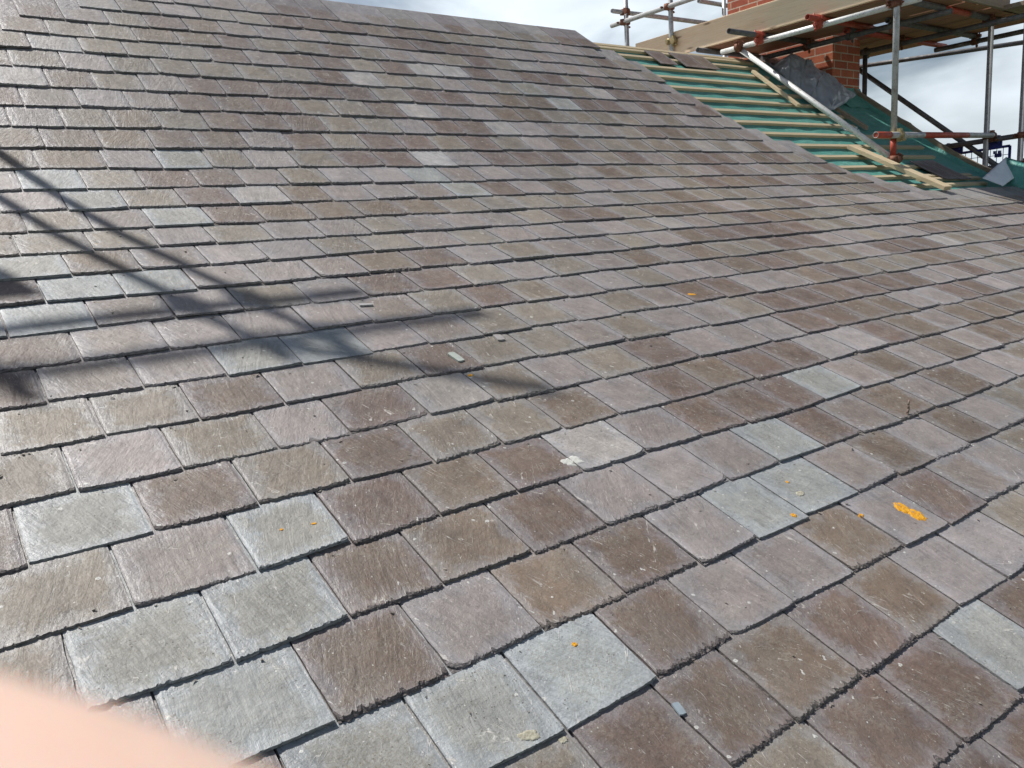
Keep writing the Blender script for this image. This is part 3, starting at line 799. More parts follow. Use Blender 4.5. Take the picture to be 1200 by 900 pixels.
plate(6.82, 15.60, 0.13, 0.30, 0.03, -0.1, (0.42, 0.46, 0.42), 'slate_chip', 'pale green rectangular slate chip lying on a brown slate beside the thin shadow', 'chip', 'loose chips on the roof')
plate(7.98, 15.17, 0.14, 0.20, 0.03, 0.1, (0.36, 0.34, 0.33), 'slate_chip', 'small grey slate chip just below a course edge, right of the green chip', 'chip', 'loose chips on the roof')
plate(6.35, 13.33, 0.24, 0.07, 0.03, 0.15, (0.42, 0.41, 0.40), 'slate_chip', 'narrow light grey splinter of slate lying level near the shadow bars', 'chip', 'loose chips on the roof')
plate(5.02, 22.34, 0.075, 0.13, 0.022, 0.15, (0.30, 0.36, 0.40), 'slate_chip', 'tiny blue chip on a mauve slate at the bottom of the roof', 'chip', 'loose chips on the roof')
# twig standing on a tail
bm = bmesh.new()
tw = [P(13.30, 19.97, 0.01), P(13.31, 19.93, 0.07), P(13.36, 19.90, 0.13), P(13.36, 19.87, 0.19), P(13.44, 19.82, 0.25)]
for i in range(4): tube(bm, W(tw[i]), W(tw[i + 1]), (0.0042, 0.004, 0.0036, 0.0030)[i], 7, False)
tag(bm_link('twig', bm, flat_mat('dry_bark', (0.22, 0.16, 0.13), (0.12, 0.09, 0.07), 90), origin=W(tw[0])), 'short dry brown twig standing up from a slate edge', 'twig')

# ------------------------------------------------------------------ loose slates laid on the bare battens
def loose_slate(x, s, w_, l_, ang, pk, label, lift, seed):
    rnd = random.Random(seed)
    V = []; nu, nd = 10, 12
    bm = bmesh.new(); uvl = bm.loops.layers.uv.get('UVMap') or bm.loops.layers.uv.new('UVMap')
    ti = bm.verts.layers.float_color.new('tint'); rn = bm.verts.layers.float_color.new('rnd')
    col = PAL[pk]; rv = (rnd.random(), 0.5, rnd.random() * 0.8, 0)
    def pt(a, b, h):
        X = x + a * w_ * math.cos(ang) - b * l_ * math.sin(ang); S = s + a * w_ * math.sin(ang) + b * l_ * math.cos(ang)
        v = bm.verts.new(W(P(X, S, h + lift))); v[ti] = (*col, 1); v[rn] = rv; return v
    top = [[pt(i / nu - .5 , (j / nd - .5) + (0.012 * rnd.uniform(-1, 1) if j in (0, nd) else 0), 0.04) for i in range(nu + 1)] for j in range(nd + 1)]
    bot = [[pt(i / nu - .5, j / nd - .5, 0) for i in range(nu + 1)] for j in range(nd + 1)]
    def face(vs_, mi, uvs=None):
        f = bm.faces.new(vs_); f.material_index = mi
        for q, l_2 in enumerate(f.loops): l_2[uvl].uv = uvs[q] if uvs else (0, 0)
    for j in range(nd):
        for i in range(nu):
            face((top[j][i], top[j][i + 1], top[j + 1][i + 1], top[j + 1][i]), 0, [(i / nu, 1 - j / nd), ((i + 1) / nu, 1 - j / nd), ((i + 1) / nu, 1 - (j + 1) / nd), (i / nu, 1 - (j + 1) / nd)])
            face((bot[j][i], bot[j + 1][i], bot[j + 1][i + 1], bot[j][i + 1]), 1)
    for i in range(nu):
        face((top[0][i], bot[0][i], bot[0][i + 1], top[0][i + 1]), 1); face((top[nd][i], top[nd][i + 1], bot[nd][i + 1], bot[nd][i]), 1)
    for j in range(nd):
        face((top[j][0], top[j + 1][0], bot[j + 1][0], bot[j][0]), 1); face((top[j][nu], bot[j][nu], bot[j + 1][nu], top[j + 1][nu]), 1)
    bmesh.ops.recalc_face_normals(bm, faces=bm.faces)
    me = bpy.data.meshes.new('loose_slate'); bm.to_mesh(me); bm.free()
    me.materials.append(SLATE); me.materials.append(EDGE)
    return tag(link('loose_slate', me), label, 'slate', 'loose slates on the battens')
loose_slate(30.2, -4.0, 1.15, 1.35, 0.0, 'P', 'single loose slate on the top battens, leftmost of the three', -0.10, 1)
loose_slate(32.0, -4.0, 1.3, 1.5, 0.03, 'P', 'middle loose slate of the three on the top battens', -0.10, 2)
loose_slate(33.25, -4.0, 1.1, 1.5, 0.02, 'B', 'loose brown slate on the top battens, nearest the scaffold', -0.10, 3)
loose_slate(39.0, 6.6, 1.1, 2.0, 0.0, 'P', 'loose dark slate on the lower battens, left of the pair by the verge', -0.09, 4)
loose_slate(40.2, 6.6, 1.1, 2.1, 0.0, 'P', 'loose dark slate on the lower battens, right of the pair by the verge', -0.09, 5)

# ------------------------------------------------------------------ plank and lath lying on the slope
def slope_plank(name, pa, pb, wv, th, mat, label, cat):
    bm = bmesh.new(); a, b = W(pa), W(pb); d = (b - a); n = d.normalized()
    side = Vector((1, 0, 0)) - n * n.x; side.normalize(); up = side.cross(n)
    if up.z < 0: up = -up
    box(bm, (a + b) / 2 + up * th * G / 2, d / 2, side * wv * G / 2, up * th * G / 2, 0.002)
    return tag(bm_link(name, bm, mat), label, cat)
slope_plank('timber_plank', P(35.2, 4.35, -0.08), P(35.3, 9.2, 0.10), 0.66, 0.17, W_PLANK, 'thick pale timber plank lying down the battens below the white pole', 'plank')
slope_plank('timber_lath', P(36.35, -3.3, -0.08), P(35.9, 0.4, -0.06), 0.22, 0.14, W_PLANK, 'thin timber lath lying down the battens beside the tarpaulin', 'lath')

# ------------------------------------------------------------------ chimney
chim = thing('brick_chimney', W((43.05, 29.4, 5)), 'red brick chimney stack standing through the ridge inside the scaffold', 'chimney')
CX0, CX1, CY0, CY1 = 41.7, 44.35, 26.15, 33.1
bm = bmesh.new(); brick_box(bm, CX0 * G, CX1 * G, CY0 * G, CY1 * G, H0 + 4.3 * G, H0 + 19 * G); bm_link('stack', bm, BRICK, chim)
bm = bmesh.new()
for i, ex in enumerate((0.15, 0.32, 0.18)):
    brick_box(bm, (CX0 - ex) * G, (CX1 + ex) * G, (CY0 - ex) * G, (CY1 + ex) * G, H0 + (19 + 0.417 * i) * G + 0.001, H0 + (19 + 0.417 * (i + 1)) * G)
bm_link('corbel', bm, BRICK, chim)
terra = flat_mat('terracotta', (0.42, 0.17, 0.09), (0.32, 0.12, 0.07), 20)
for yy in (27.7, 29.6, 31.5):
    bm = bmesh.new(); z0 = 20.25
    prof_ = [(0.72, 0), (0.70, 0.3), (0.58, 0.5), (0.52, 2.3), (0.62, 2.35), (0.62, 2.6), (0.45, 2.6), (0.43, 0.3)]
    rings = [[bm.verts.new(W((43.05 + r_ * math.cos(2 * math.pi * i / 24), yy + r_ * math.sin(2 * math.pi * i / 24), z0 + h_))) for i in range(24)] for r_, h_ in prof_]
    for a, b in zip(rings, rings[1:]):
        for i in range(24): bm.faces.new((a[i], a[(i + 1) % 24], b[(i + 1) % 24], b[i]))
    bm_link('chimney_pot', bm, terra, chim, smooth=True)
# membrane skirt turned up round the stack
bm = bmesh.new(); prev = None
for i in range(25):
    u = i / 24; x = CX0 - 0.3 + (CX1 - CX0 + 0.3) * u
    yb, zb = CY0 - 0.9, 0
    s_face = np.interp(-(CY0 - 0.04), [-v for v in PY], SS)
    ring = [bm.verts.new(W(P(x, s_face + 1.6, -0.2 + 0.05 * mnoise.noise(Vector((x * 2, 1, 1)))))), bm.verts.new(W(P(x, s_face + 0.55, -0.12 + 0.08 * mnoise.noise(Vector((x * 2, 4, 1)))))),
            bm.verts.new(W(P(x, s_face + 0.05, 0.05))), bm.verts.new(W((x, CY0 - 0.05, yz(s_face)[1] + 0.15 + 0.12 * mnoise.noise(Vector((x * 1.5, 9, 1))))))]
    if prev:
        for q in range(3): bm.faces.new((prev[q], prev[q + 1], ring[q + 1], ring[q]))
    prev = ring
bm_link('skirt', bm, MEMB, roof, smooth=True)

# ------------------------------------------------------------------ scaffold round the chimney
R = 0.0242
scaf = thing('chimney_scaffold', W((43, 26, 5)), 'tube and board scaffold platform around the red brick chimney at the far ridge end', 'scaffold')
def stube(name, a, b, mat=STEEL, r=R, parent=scaf):
    bm = bmesh.new(); tube(bm, W(a), W(b), r, 16); return bm_link(name, bm, mat, parent)
def coupler(c, d1, d2, mat=RUST, parent=scaf):
    """two half-shell clamps back to back with bolts: d1, d2 are tube axes"""
    c = W(c); d1 = Vector(d1).normalized(); d2 = Vector(d2).normalized(); nn = d1.cross(d2)
    nn = nn.normalized() if nn.length > 0.05 else Vector((0, 0, 1))
    bm = bmesh.new()
    for d, sg in ((d1, 1), (d2, -1)):
        cc = c + nn * sg * R * 1.02
        tube(bm, cc - d * 0.027, cc + d * 0.027, R * 1.38, 14, False)
        sd_ = d.cross(nn).normalized()
        box(bm, cc + sd_ * R * 1.75 , d * 0.02, sd_ * 0.012, nn * 0.012)
        box(bm, cc - sd_ * R * 1.6 , d * 0.02, sd_ * 0.009, nn * 0.014)
        tube(bm, cc + sd_ * R * 1.75 - nn * 0.012 * sg, cc + sd_ * R * 1.75 + nn * 0.055 * sg, 0.0065, 8, False)
        tube(bm, cc + sd_ * R * 1.75 + nn * 0.03 * sg, cc + sd_ * R * 1.75 + nn * 0.044 * sg, 0.012, 6, False)
    box(bm, c, d1 * 0.024, d2 * 0.024, nn * 0.012)
    return bm_link('coupler', bm, mat, parent)
XO, YO = 36.5, 19.83
# uprights (standards)
stube('upright', (XO, YO, 2.05), (XO + 0.02, YO, 14.6), STEEL)
def band(x, y, z0, z1, mat=RED):
    bm = bmesh.new(); tube(bm, W((x, y, z0)), W((x, y, z1)), R * 1.03, 16, False); return bm_link('red_band', bm, mat, scaf)
band(XO, YO, 2.12, 3.0)
stube('upright', (XO, 32.9, yz(S_RIDGE)[1] - (32.9 - ridge_y) * 0.72), (XO, 32.9, 15), STEEL)
stube('upright', (XO, 36.4, yz(S_RIDGE)[1] - (36.4 - ridge_y) * 0.72), (XO, 36.4, 15), STEEL)
stube('upright', (45.75, 19.9, -H0 / G + 0.05), (45.75, 19.9, 14.5), STEEL)
stube('upright', (45.75, 18.25, -H0 / G + 0.05), (45.75, 18.25, 14.5), STEEL)
stube('upright', (45.75, 26.65, -H0 / G + 0.05), (45.75, 26.65, 8.7), STEEL_D)
stube('upright', (45.75, 36.6, -H0 / G + 0.05), (45.75, 36.6, 15), STEEL)
# ledgers along the ridge-crossing direction
ZL = 8.66
stube('ledger', (XO + 0.27, 18.9, ZL + 0.02), (XO + 0.27, 29.6, ZL), STEEL_W)
stube('ledger', (40.55, 19.4, ZL), (40.55, 31.2, ZL), STEEL_D)
stube('ledger', (45.48, 17.6, ZL), (45.48, 31.0, ZL), STEEL_D)
stube('ledger', (49.6, 17.0, ZL), (49.6, 24.6, ZL), STEEL_D)
stube('ledger', (49.9, 30.2, ZL + 0.1), (55.3, 17.8, ZL + 0.1), STEEL_D)
# transoms
ZT = ZL + 0.27
for yy, x0_, x1_, mt in ((27.0, 34.1, 41.5, STEEL_D), (23.65, 35.6, 41.2, RED), (19.95, 35.6, 47.0, STEEL_D), (24.5, 40.2, 50.6, RED), (22.4, 40.4, 50.0, STEEL_D), (30.6, 36.0, 46.4, STEEL_D)):
    stube('transom', (x0_, yy, ZT), (x1_, yy, ZT), mt)
bm = bmesh.new(); tube(bm, W((36.1, 27.0, ZT)), W((36.75, 27.0, ZT)), R * 1.04, 16, False); bm_link('red_band', bm, RED, scaf)
bm = bmesh.new(); tube(bm, W((40.9, 19.95, ZT)), W((43.4, 19.95, ZT)), R * 1.04, 16, False); bm_link('red_band', bm, RED, scaf)
# brace down the roof
stube('brace', (XO + 0.22, 28.45, 8.62), (XO + 0.10, 19.75, 1.95), STEEL_W)
# low red tube at the foot
stube('tie_tube', (34.5, YO - 0.28, 3.05), (45.6, YO - 0.28, 3.2), STEEL)
for a, b in ((34.52, 35.7), (38.6, 42.9)):
    bm = bmesh.new(); tube(bm, W((a, YO - 0.28, 3.05 + (a - 34.5) * 0.0135)), W((b, YO - 0.28, 3.05 + (b - 34.5) * 0.0135)), R * 1.04, 16, False); bm_link('red_band', bm, RED, scaf)
# guard rails on the gable lift and the brace behind
stube('guard_rail', (46.02, 24.6, 2.86), (46.02, 16.0, 3.12), STEEL_D)
stube('guard_rail', (46.02, 24.6, 1.42), (46.02, 16.0, 1.72), STEEL_D)
stube('brace', (46.3, 28.2, 8.6), (46.3, 18.4, 0.75), STEEL_D)
stube('guard_rail', (35.6, 36.65, 12.33), (45.6, 36.65, 12.42), STEEL)
stube('guard_rail', (36.24, 37.4, 11.72), (36.24, 19.0, 11.62), STEEL)
stube('guard_rail', (43.6, 36.9, 13.78), (47.6, 36.9, 13.78), STEEL)
for (c, a, b, mt) in (((XO + .12, 28.3, ZL), (0, 1, 0), (0.1, -.8, -.6), RUST), ((XO, 27.0, ZT - .13), (0, 1, 0), (1, 0, 0), RED), ((XO, 23.65, ZT - .13), (0, 1, 0), (1, 0, 0), RED),
                      ((XO + .13, 19.9, ZL), (0, 1, 0), (0, 0, 1), RUST), ((XO, 19.95, ZT - .02), (1, 0, 0), (0, 0, 1), RUST), ((XO, YO - .14, 3.1), (1, 0, 0), (0, 0, 1), BRASS),
                      ((XO + .06, YO - .1, 2.05), (0, .8, .6), (0, 0, 1), RUST), ((XO - .13, 32.9, 11.7), (0, 1, 0), (0, 0, 1), RUST), ((XO - .13, 36.4, 11.7), (0, 1, 0), (0, 0, 1), RUST),
                      ((XO, 36.52, 12.34), (1, 0, 0), (0, 0, 1), RUST), ((45.75, 19.76, 3.2), (1, 0, 0), (0, 0, 1), RUST), ((45.9, 18.25, 3.05), (0, 1, 0), (0, 0, 1), RUST),
                      ((45.9, 18.25, 1.65), (0, 1, 0), (0, 0, 1), RUST), ((45.62, 26.6, ZL), (0, 1, 0), (0, 0, 1), STEEL_D), ((45.6, 19.95, ZT - .1), (1, 0, 0), (0, 0, 1), RUST),
                      ((40.6, 24.5, ZT - .13), (1, 0, 0), (0, 1, 0), STEEL_D), ((45.5, 24.5, ZT - .13), (1, 0, 0), (0, 1, 0), RUST), ((49.6, 22.4, ZT - .13), (1, 0, 0), (0, 1, 0), RUST), ((40.6, 27.0, ZT - .13), (1, 0, 0), (0, 1, 0), RUST), ((XO, 32.9, 9.9), (1, 0, 0), (0, 0, 1), BRASS)):
    coupler(c, a, b, mt)
# boards
def board(name, x0_, x1_, y0_, y1_, z0_, z1_, mat, parent=scaf):
    bm = bmesh.new()
    a, b = W((x0_, y0_, z0_)), W((x1_, y1_, z1_)); c = (a + b) / 2; h = (b - a) / 2
    box(bm, c, (h.x, 0, 0), (0, h.y, 0), (0, 0, h.z), 0.003); return bm_link(name, bm, mat, parent)
ZB = ZT + 0.15
rb = random.Random(4)
for i, x in enumerate((36.95, 38.12, 39.29, 40.40)):
    board('platform_board', x, x + (1.12 if i < 3 else 0.92), 19.2 + rb.uniform(-.1, .1), 31.3 + rb.uniform(-.3, .3), ZB, ZB + 0.21, W_OLD)
for i, x in enumerate((41.50, 42.70)):
    board('platform_board', x, x + 1.15, 19.2 + rb.uniform(-.1, .1), 22.75, ZB, ZB + 0.21, W_OLD)
board('platform_board', 41.5, 44.0, 24.28, 24.7, ZB, ZB + 0.21, W_OLDX)
for i, x in enumerate((44.08, 45.28, 46.47, 47.65, 48.83)):
    board('platform_board', x + 0.02, x + (1.14 if i < 4 else 0.8), 19.2 + rb.uniform(-.15, .15), 29.8 + rb.uniform(-.3, .3), ZB, ZB + 0.21, W_OLD)
for i, y in enumerate((17.0, 18.15)):
    board('platform_board', 45.0 + 0.1 * i, 54.5, y, y + 1.1, ZB + 0.0, ZB + 0.21, W_OLDX)
# upturned board ends over the ridge
# toe boards
def toe(x0_, x1_, y0_, y1_, zb=9.12, zt_=10.42, mat=W_TOE): return board('toe_board', x0_, x1_, y0_, y1_, zb, zt_, mat)
toe(36.68, 36.88, 17.6, 35.9)
toe(36.95, 45.6, 19.0, 19.2, 9.1, 10.4, W_OLDX)
toe(45.95, 46.15, 12.5, 16.95, 9.12, 10.42)

shade_stack = thing('shade_brick_stack', W((40.9, 25.0, 9.3)), 'unseen added stack of red brick on the scaffold platform, blocking sun from the verge', 'shade_bricks')  # unseen stack, added only to keep a patch of sun off the verge
bm = bmesh.new()
for i in range(6):
    for j in range(5):
        brick_box(bm, (40.25 + (0.03 if i % 2 else 0)) * G, (41.45) * G, (23.4 + j * 0.62) * G, (23.4 + j * 0.62 + 0.57) * G, H0 + (ZB + 0.215 + i * 0.4) * G, H0 + (ZB + 0.215 + i * 0.4 + 0.385) * G)
bm_link('shade_bricks', bm, flat_mat('shade_stack_brick', (0.42, 0.13, 0.07), (0.30, 0.08, 0.05), 30), shade_stack)

# blue mesh guard panel on the gable lift
panel = thing('mesh_guard_panel', W((45.5, 20.3, 0.2)), 'blue wire mesh edge guard panel clipped to the scaffold rails beyond the verge', 'guard panel')
def pt_(y, z): return W((46.25, y, z))
for a, b in (((18.95, -0.6), (18.95, 2.62)), ((21.75, -0.6), (21.75, 2.5)), ((18.95, 2.62), (21.75, 2.5)), ((18.95, -0.6), (21.75, -0.6))):
    bm = bmesh.new(); tube(bm, pt_(*a), pt_(*b), 0.0125, 10, False); bm_link('frame_bar', bm, BLUE, panel)
bm = bmesh.new()
for i in range(1, 9):
    y = 18.95 + 2.8 * i / 9; tube(bm, pt_(y, -0.6), pt_(y, 2.6 - 0.12 * i / 9), 0.003, 6, False)
for j in range(1, 8):
    z = -0.6 + 3.2 * j / 8; tube(bm, pt_(18.95, z), pt_(21.75, z - 0.02), 0.003, 6, False)
bm_link('wire_mesh', bm, BLUE, panel)
for y, z in ((19.75, 2.85), (21.7, 2.75), (19.5, 2.2)):
    bm = bmesh.new(); s_ = 0.42 if z > 2.5 else 0.16
    box(bm, pt_(y, z), (0.008, 0, 0), (0, s_ * G, 0), (0, 0, s_ * 0.62 * G), 0.002)
    box(bm, pt_(y + s_ * .7, z + .15) - Vector((0.02, 0, 0)), (0.02, 0, 0), (0, 0.008, 0), (0, 0, s_ * 0.5 * G), 0.001)
    box(bm, pt_(y - s_ * .7, z + .15) - Vector((0.02, 0, 0)), (0.02, 0, 0), (0, 0.008, 0), (0, 0, s_ * 0.5 * G), 0.001)
    bm_link('clip_bracket', bm, BLUE, panel)

# ------------------------------------------------------------------ tarpaulin draped from the stack onto the battens
def tarp_material():
    m = NT('grey_tarpaulin'); t = m.n('ShaderNodeTexCoord').outputs['Object']
    a = m.noise(t, 9, 5, 0.6, 1.5); f = m.noise(t, 60, 3)
    c = m.mix(m.mr(a, 0.35, 0.7), (0.27, 0.30, 0.34), (0.40, 0.43, 0.47))
    m.l(c, m.b.inputs['Base Color']); m.set(Roughness=0.36); m.bump(m.math('ADD', a, m.math('MULTIPLY', f, 0.2)), 0.6, 0.012); return m.m
TARP = tarp_material()
top_ = [Vector((41.5, 30.2, 8.9)), Vector((41.5, 29.2, 8.5)), Vector((41.48, 28.2, 7.55)), Vector((41.46, 27.1, 7.05)), Vector((41.4, 26.2, 6.75)), Vector((42.0, 25.9, 6.35)), Vector((43.0, 25.7, 5.95))]
mid_ = [Vector((39.9, 29.5, 8.4)), Vector((39.9, 28.6, 7.9)), P(39.7, -3.9, 0.75), P(39.8, -2.9, 0.75), P(40.0, -1.8, 0.7), P(40.8, -0.9, 0.4), P(41.9, -0.6, 0.15)]
bot_ = [P(38.9, -4.3, 0.05), P(38.5, -3.3, 0.0), P(38.1, -2.2, 0.0), P(37.9, -1.2, 0.0), P(37.6, -0.1, 0.0), P(37.3, 1.2, -0.05), P(39.3, 0.4, -0.02)]
def lerp_row(row, u):
    f = u * (len(row) - 1); i = min(int(f), len(row) - 2); t = f - i
    t = t * t * (3 - 2 * t)
    return row[i].lerp(row[i + 1], t)
bm = bmesh.new(); NU, NV = 72, 60; gr = []
for i in range(NU + 1):
    u = i / NU; r_ = []
    a, b_, c_ = lerp_row(top_, u), lerp_row(mid_, u), lerp_row(bot_, u)
    for j in range(NV + 1):
        v = j / NV
        p = a * (1 - v) ** 2 + (b_ * 2 - a * 0.5 - c_ * 0.5) * (2 * v * (1 - v)) + c_ * v * v
        n_ = 0.20 * mnoise.noise(Vector((u * 5 + v * 2.5, v * 2.0, 1))) + 0.11 * mnoise.noise(Vector((u * 15 - v * 5, v * 4, 4))) + 0.05 * mnoise.noise(Vector((u * 30, v * 14, 7)))
        n_ = abs(n_) * 1.9
        ep = 0.1 + 0.9 * min(1, v * 5)
        # ragged hem
        r_.append(bm.verts.new(W(p + Vector((-0.35, -0.45, 0.8)) * n_ * ep + Vector((0, 0, 0.04)))))
    gr.append(r_)
for i in range(NU):
    for j in range(NV): bm.faces.new((gr[i][j], gr[i + 1][j], gr[i + 1][j + 1], gr[i][j + 1]))
tarp = bm_link('tarpaulin', bm, TARP, smooth=True)
tag(tarp, 'crumpled grey-blue tarpaulin draped from the chimney base onto the battens', 'tarpaulin')
so_ = tarp.modifiers.new('thickness', 'SOLIDIFY'); so_.thickness = 0.002
# small crumpled pieces of sheet on the battens
def crumple(cx, cs, w_, l_, h_, mat, name, label, cat, seed, par=None):
    bm = bmesh.new(); n = 18; g_ = []
    for i in range(n + 1):
        rw = []
        for j in range(n + 1):
            a, b = i / n - .5, j / n - .5
            hh = h_ * abs(mnoise.noise(Vector((a * 4, b * 4, seed)))) * 2 + 0.02
            rw.append(bm.verts.new(W(P(cx + a * w_ * (1 + 0.3 * mnoise.noise(Vector((b * 5, 1, seed)))), cs + b * l_ * (1 + 0.3 * mnoise.noise(Vector((a * 5, 3, seed)))), -0.1 + hh))))
        g_.append(rw)
    for i in range(n):
        for j in range(n): bm.faces.new((g_[i][j], g_[i + 1][j], g_[i + 1][j + 1], g_[i][j + 1]))
    return tag(bm_link(name, bm, mat, par, smooth=True), label, cat)
pale = flat_mat('pale_plastic', (0.62, 0.66, 0.68), (0.48, 0.52, 0.55), 20, 0.35)
crumple(37.6, 2.55, 1.3, 0.35, 0.12, pale, 'plastic_scrap', 'crumpled scrap of clear plastic on a batten beside the white pole', 'scrap', 3)

# white-grey flap of lead and the upstand at the near corner of the verge
def sheet(name, pts, mat, label=None, cat=None, parent=None, th=0.003):
    bm = bmesh.new(); n = 8
    a, b, c, d = pts; g_ = []
    for i in range(n + 1):
        u = i / n
        g_.append([bm.verts.new(W(a.lerp(b, u).lerp(d.lerp(c, u), j / n) + Vector((0, 0, 0.05 * math.sin(u * 3.1) * math.sin(j / n * 3.1))))) for j in range(n + 1)])
    for i in range(n):
        for j in range(n): bm.faces.new((g_[i][j], g_[i + 1][j], g_[i + 1][j + 1], g_[i][j + 1]))
    o = bm_link(name, bm, mat, parent, smooth=True)
    md = o.modifiers.new('thickness', 'SOLIDIFY'); md.thickness = th
    return tag(o, label, cat) if label else o
leadm = metal('lead_sheet', (0.80, 0.83, 0.86), (0.70, 0.73, 0.76), 0.0, 0.5)
sheet('lead_flap', [P(40.7, 8.1, 0.15), P(43.5, 7.5, 0.95), P(42.9, 8.6, 0.35), P(41.0, 9.0, 0.1)], leadm, 'small curled pale grey lead sheet at the verge corner above the slates', 'lead sheet')
sheet('upstand', [P(43.3, 7.6, 0.95), P(43.45, 12.0, 1.0), P(42.6, 12.0, 0.0), P(42.4, 8.6, 0.0)], MEMB, None, None, roof)

# ------------------------------------------------------------------ scaffold on the left, outside the view, that throws the shadow bars
ls = thing('ridge_scaffold', W((-2, 27.9, 7.6)), 'scaffold frame standing on the left end of the roof that throws the bar shadows', 'scaffold')
YL = 27.9
def caster(x, k, yp=27.9):
    """where in the plane y = YL a tube must be to throw its shadow on roof point (x, course k)"""
    q = P(x, k, 0); t = (yp - q.y) / sunv.y
    return q + Vector(sunv) * t
def smean(*pts): return [caster(*p) for p in pts]
pa = smean((2.83, 7.84), (3.82, 10.79)); pb = smean((1.6, 7.17), (2.69, 10.55))
xa_ = (pa[0].x + pa[1].x) / 2; xb_ = (pb[0].x + pb[1].x) / 2
h1, h1e = caster(3.24, 12.8, YL - 0.27), caster(6.63, 12.92, YL - 0.27); h2, h2e = caster(0.67, 14.2, YL + 0.27), caster(8.36, 14.23, YL + 0.27)
for x in (xa_, xb_, -5.6):
    stube('upright', (x, YL, 7.7), (x, YL, h2.z + 0.4), STEEL, parent=ls)
stube('guard_rail', (-8, YL + 0.27, h2.z), (h2e.x, YL + 0.27, h2.z), STEEL, parent=ls)
stube('guard_rail', (-8, YL - 0.27, h1.z), (h1e.x, YL - 0.27, h1.z), STEEL, parent=ls)
b0, b1 = caster(5.3, 15.1), caster(7.73, 17.07)
stube('brace', (b0.x - (b1.x - b0.x) * .5, YL, b0.z - (b1.z - b0.z) * .5), (b1.x, YL, b1.z), STEEL, parent=ls)
for x, z, o_ in ((xa_, h2.z, .13), (xb_, h2.z, .13), (-5.6, h2.z, .13), (xa_, h1.z, -.13), (xb_, h1.z, -.13)):
    coupler((x, YL + o_, z), (1, 0, 0), (0, 0, 1), RUST, ls)
tb0, tb1 = caster(1.15, 10.4), caster(1.15, 11.6)
board('toe_board', -8.0, tb0.x, YL - 0.2, YL, min(tb0.z, tb1.z), max(tb0.z, tb1.z), W_TOE, ls)

# ------------------------------------------------------------------ the photographer's hand, a fingertip across the lens corner
def skin_material():
    m = NT('skin'); t = m.n('ShaderNodeTexCoord').outputs['Object']
    n = m.noise(t, 38, 3); m.l(m.mix(m.mr(n, 0.3, 0.7), (0.86, 0.63, 0.52), (0.64, 0.41, 0.33)), m.b.inputs['Base Color'])
    m.set(Roughness=0.5); m.b.inputs['Subsurface Weight'].default_value = 0.7
    m.b.inputs['Subsurface Radius'].default_value = (1.0, 0.35, 0.18); m.b.inputs['Subsurface Scale'].default_value = 0.012
    m.bump(m.noise(t, 900, 3), 0.2, 0.0005); return m.m
SKIN = skin_material()
def CP(x, y, d): return RT * x + UP * y + FW * d + Vector((0, 0, H0))   # metres right, up, forward of the eye
def skin_chain(name, chains, mat, parent, root=0, sub=2):
    me = bpy.data.meshes.new(name); V = []; E = []; Rr = []
    for ch in chains:
        prev = ch[0] if isinstance(ch[0], int) else None
        for it in ch[1:] if prev is not None else ch:
            V.append(it[0]); Rr.append(it[1]); i = len(V) - 1
            if prev is not None: E.append((prev, i))
            prev = i
    o0 = V[0].copy(); me.from_pydata([v - o0 for v in V], E, []); me.update()
    o = bpy.data.objects.new(name, me); C.objects.link(o)
    o.location = o0 - (parent.location if parent else Vector()); o.parent = parent
    md = o.modifiers.new('skin', 'SKIN'); md.use_smooth_shade = True; md.branch_smoothing = 0.3
    for i, sv in enumerate(me.skin_vertices[0].data): sv.radius = (Rr[i], Rr[i]); sv.use_root = (i == root)
    s2 = o.modifiers.new('sub', 'SUBSURF'); s2.levels = sub; s2.render_levels = sub
    me.materials.append(mat); return o
hand = thing('person', CP(-0.10, -0.05, 0.03), "out of focus pink fingertip of the photographer's hand across the lens corner", 'person')
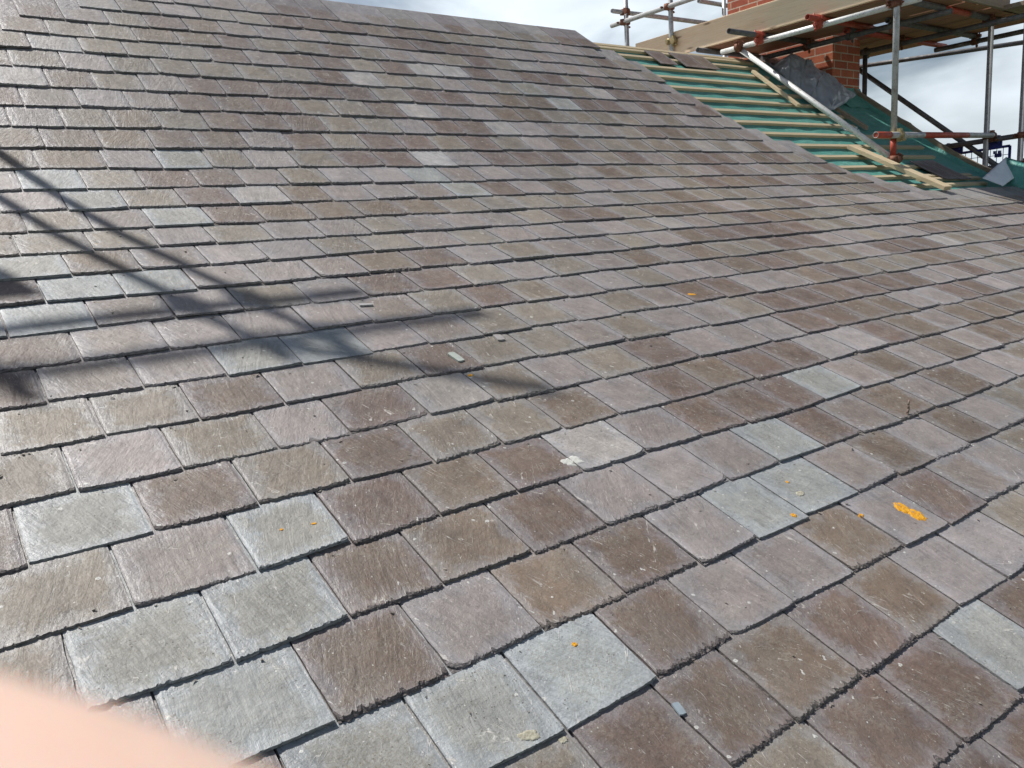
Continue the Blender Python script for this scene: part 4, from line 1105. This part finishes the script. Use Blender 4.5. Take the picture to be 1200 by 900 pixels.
# palm lies left of the lens; the index finger reaches across the lower left corner
ch = [
 [(CP(-0.115, -0.050, 0.020), 0.017), (CP(-0.085, -0.034, 0.018), 0.0150), (CP(-0.060, -0.0190, 0.019), 0.0112), (CP(-0.038, -0.0140, 0.019), 0.0098), (CP(-0.0185, -0.0145, 0.0185), 0.0092), (CP(-0.0085, -0.0172, 0.0185), 0.0086), (CP(-0.0022, -0.0194, 0.0185), 0.0064)],
 [0, (CP(-0.092, -0.052, 0.032), 0.015), (CP(-0.066, -0.046, 0.044), 0.0108), (CP(-0.044, -0.046, 0.050), 0.0096), (CP(-0.028, -0.052, 0.044), 0.0088), (CP(-0.020, -0.060, 0.034), 0.0075)],
 [0, (CP(-0.098, -0.074, 0.030), 0.014), (CP(-0.076, -0.072, 0.044), 0.0102), (CP(-0.055, -0.072, 0.050), 0.0092), (CP(-0.041, -0.077, 0.042), 0.0084), (CP(-0.035, -0.083, 0.032), 0.0072)],
 [0, (CP(-0.106, -0.094, 0.024), 0.012), (CP(-0.088, -0.096, 0.038), 0.0088), (CP(-0.071, -0.097, 0.042), 0.0078), (CP(-0.061, -0.100, 0.034), 0.0070), (CP(-0.057, -0.104, 0.026), 0.0060)],
 [0, (CP(-0.100, -0.050, -0.004), 0.013), (CP(-0.080, -0.038, -0.022), 0.0115), (CP(-0.060, -0.032, -0.034), 0.0102), (CP(-0.044, -0.032, -0.040), 0.0085)],
 [0, (CP(-0.150, -0.085, 0.004), 0.024), (CP(-0.185, -0.120, -0.020), 0.022), (CP(-0.26, -0.21, -0.07), 0.030), (CP(-0.34, -0.31, -0.12), 0.036)],
]
skin_chain('hand', ch, SKIN, hand)
cuff = flat_mat('sleeve_cloth', (0.03, 0.04, 0.07), (0.045, 0.055, 0.09), 200)
skin_chain('sleeve', [[(CP(-0.235, -0.178, -0.053), 0.037), (CP(-0.30, -0.26, -0.097), 0.044), (CP(-0.40, -0.385, -0.16), 0.052)]], cuff, hand, 0, 2)

# ------------------------------------------------------------------ grit and slate dust lodged on the slates and in the joints
rg = random.Random(21)
bm = bmesh.new()
for _ in range(520):
    k = rg.randint(9, 24); x = rg.uniform(0.2, 15)
    s_ = k - abs(rg.gauss(0.93, 0.06)) if rg.random() < 0.55 else k - rg.uniform(0.05, 0.95)
    s_ = min(s_, k - 0.04)
    h_ = top_h(k, s_, x); r_ = rg.choice((0.006, 0.008, 0.010, 0.016)) * rg.uniform(0.7, 1.3)
    c_ = P(x, s_, h_ + r_ * 0.25)
    vs_ = [bm.verts.new(W(c_ + Vector((rg.gauss(0, r_), rg.gauss(0, r_), abs(rg.gauss(0, r_ * 0.45)))))) for q in range(6)]
    try: bmesh.ops.convex_hull(bm, input=vs_)
    except Exception: pass
loose_ = [v for v in bm.verts if not v.link_faces]
bmesh.ops.delete(bm, geom=loose_, context='VERTS')
grit = bm_link('grit', bm, flat_mat('slate_grit', (0.30, 0.27, 0.24), (0.14, 0.12, 0.10), 25))
tag(grit, 'fine slate grit and dust scattered over the lower slates', 'grit', kind='stuff')
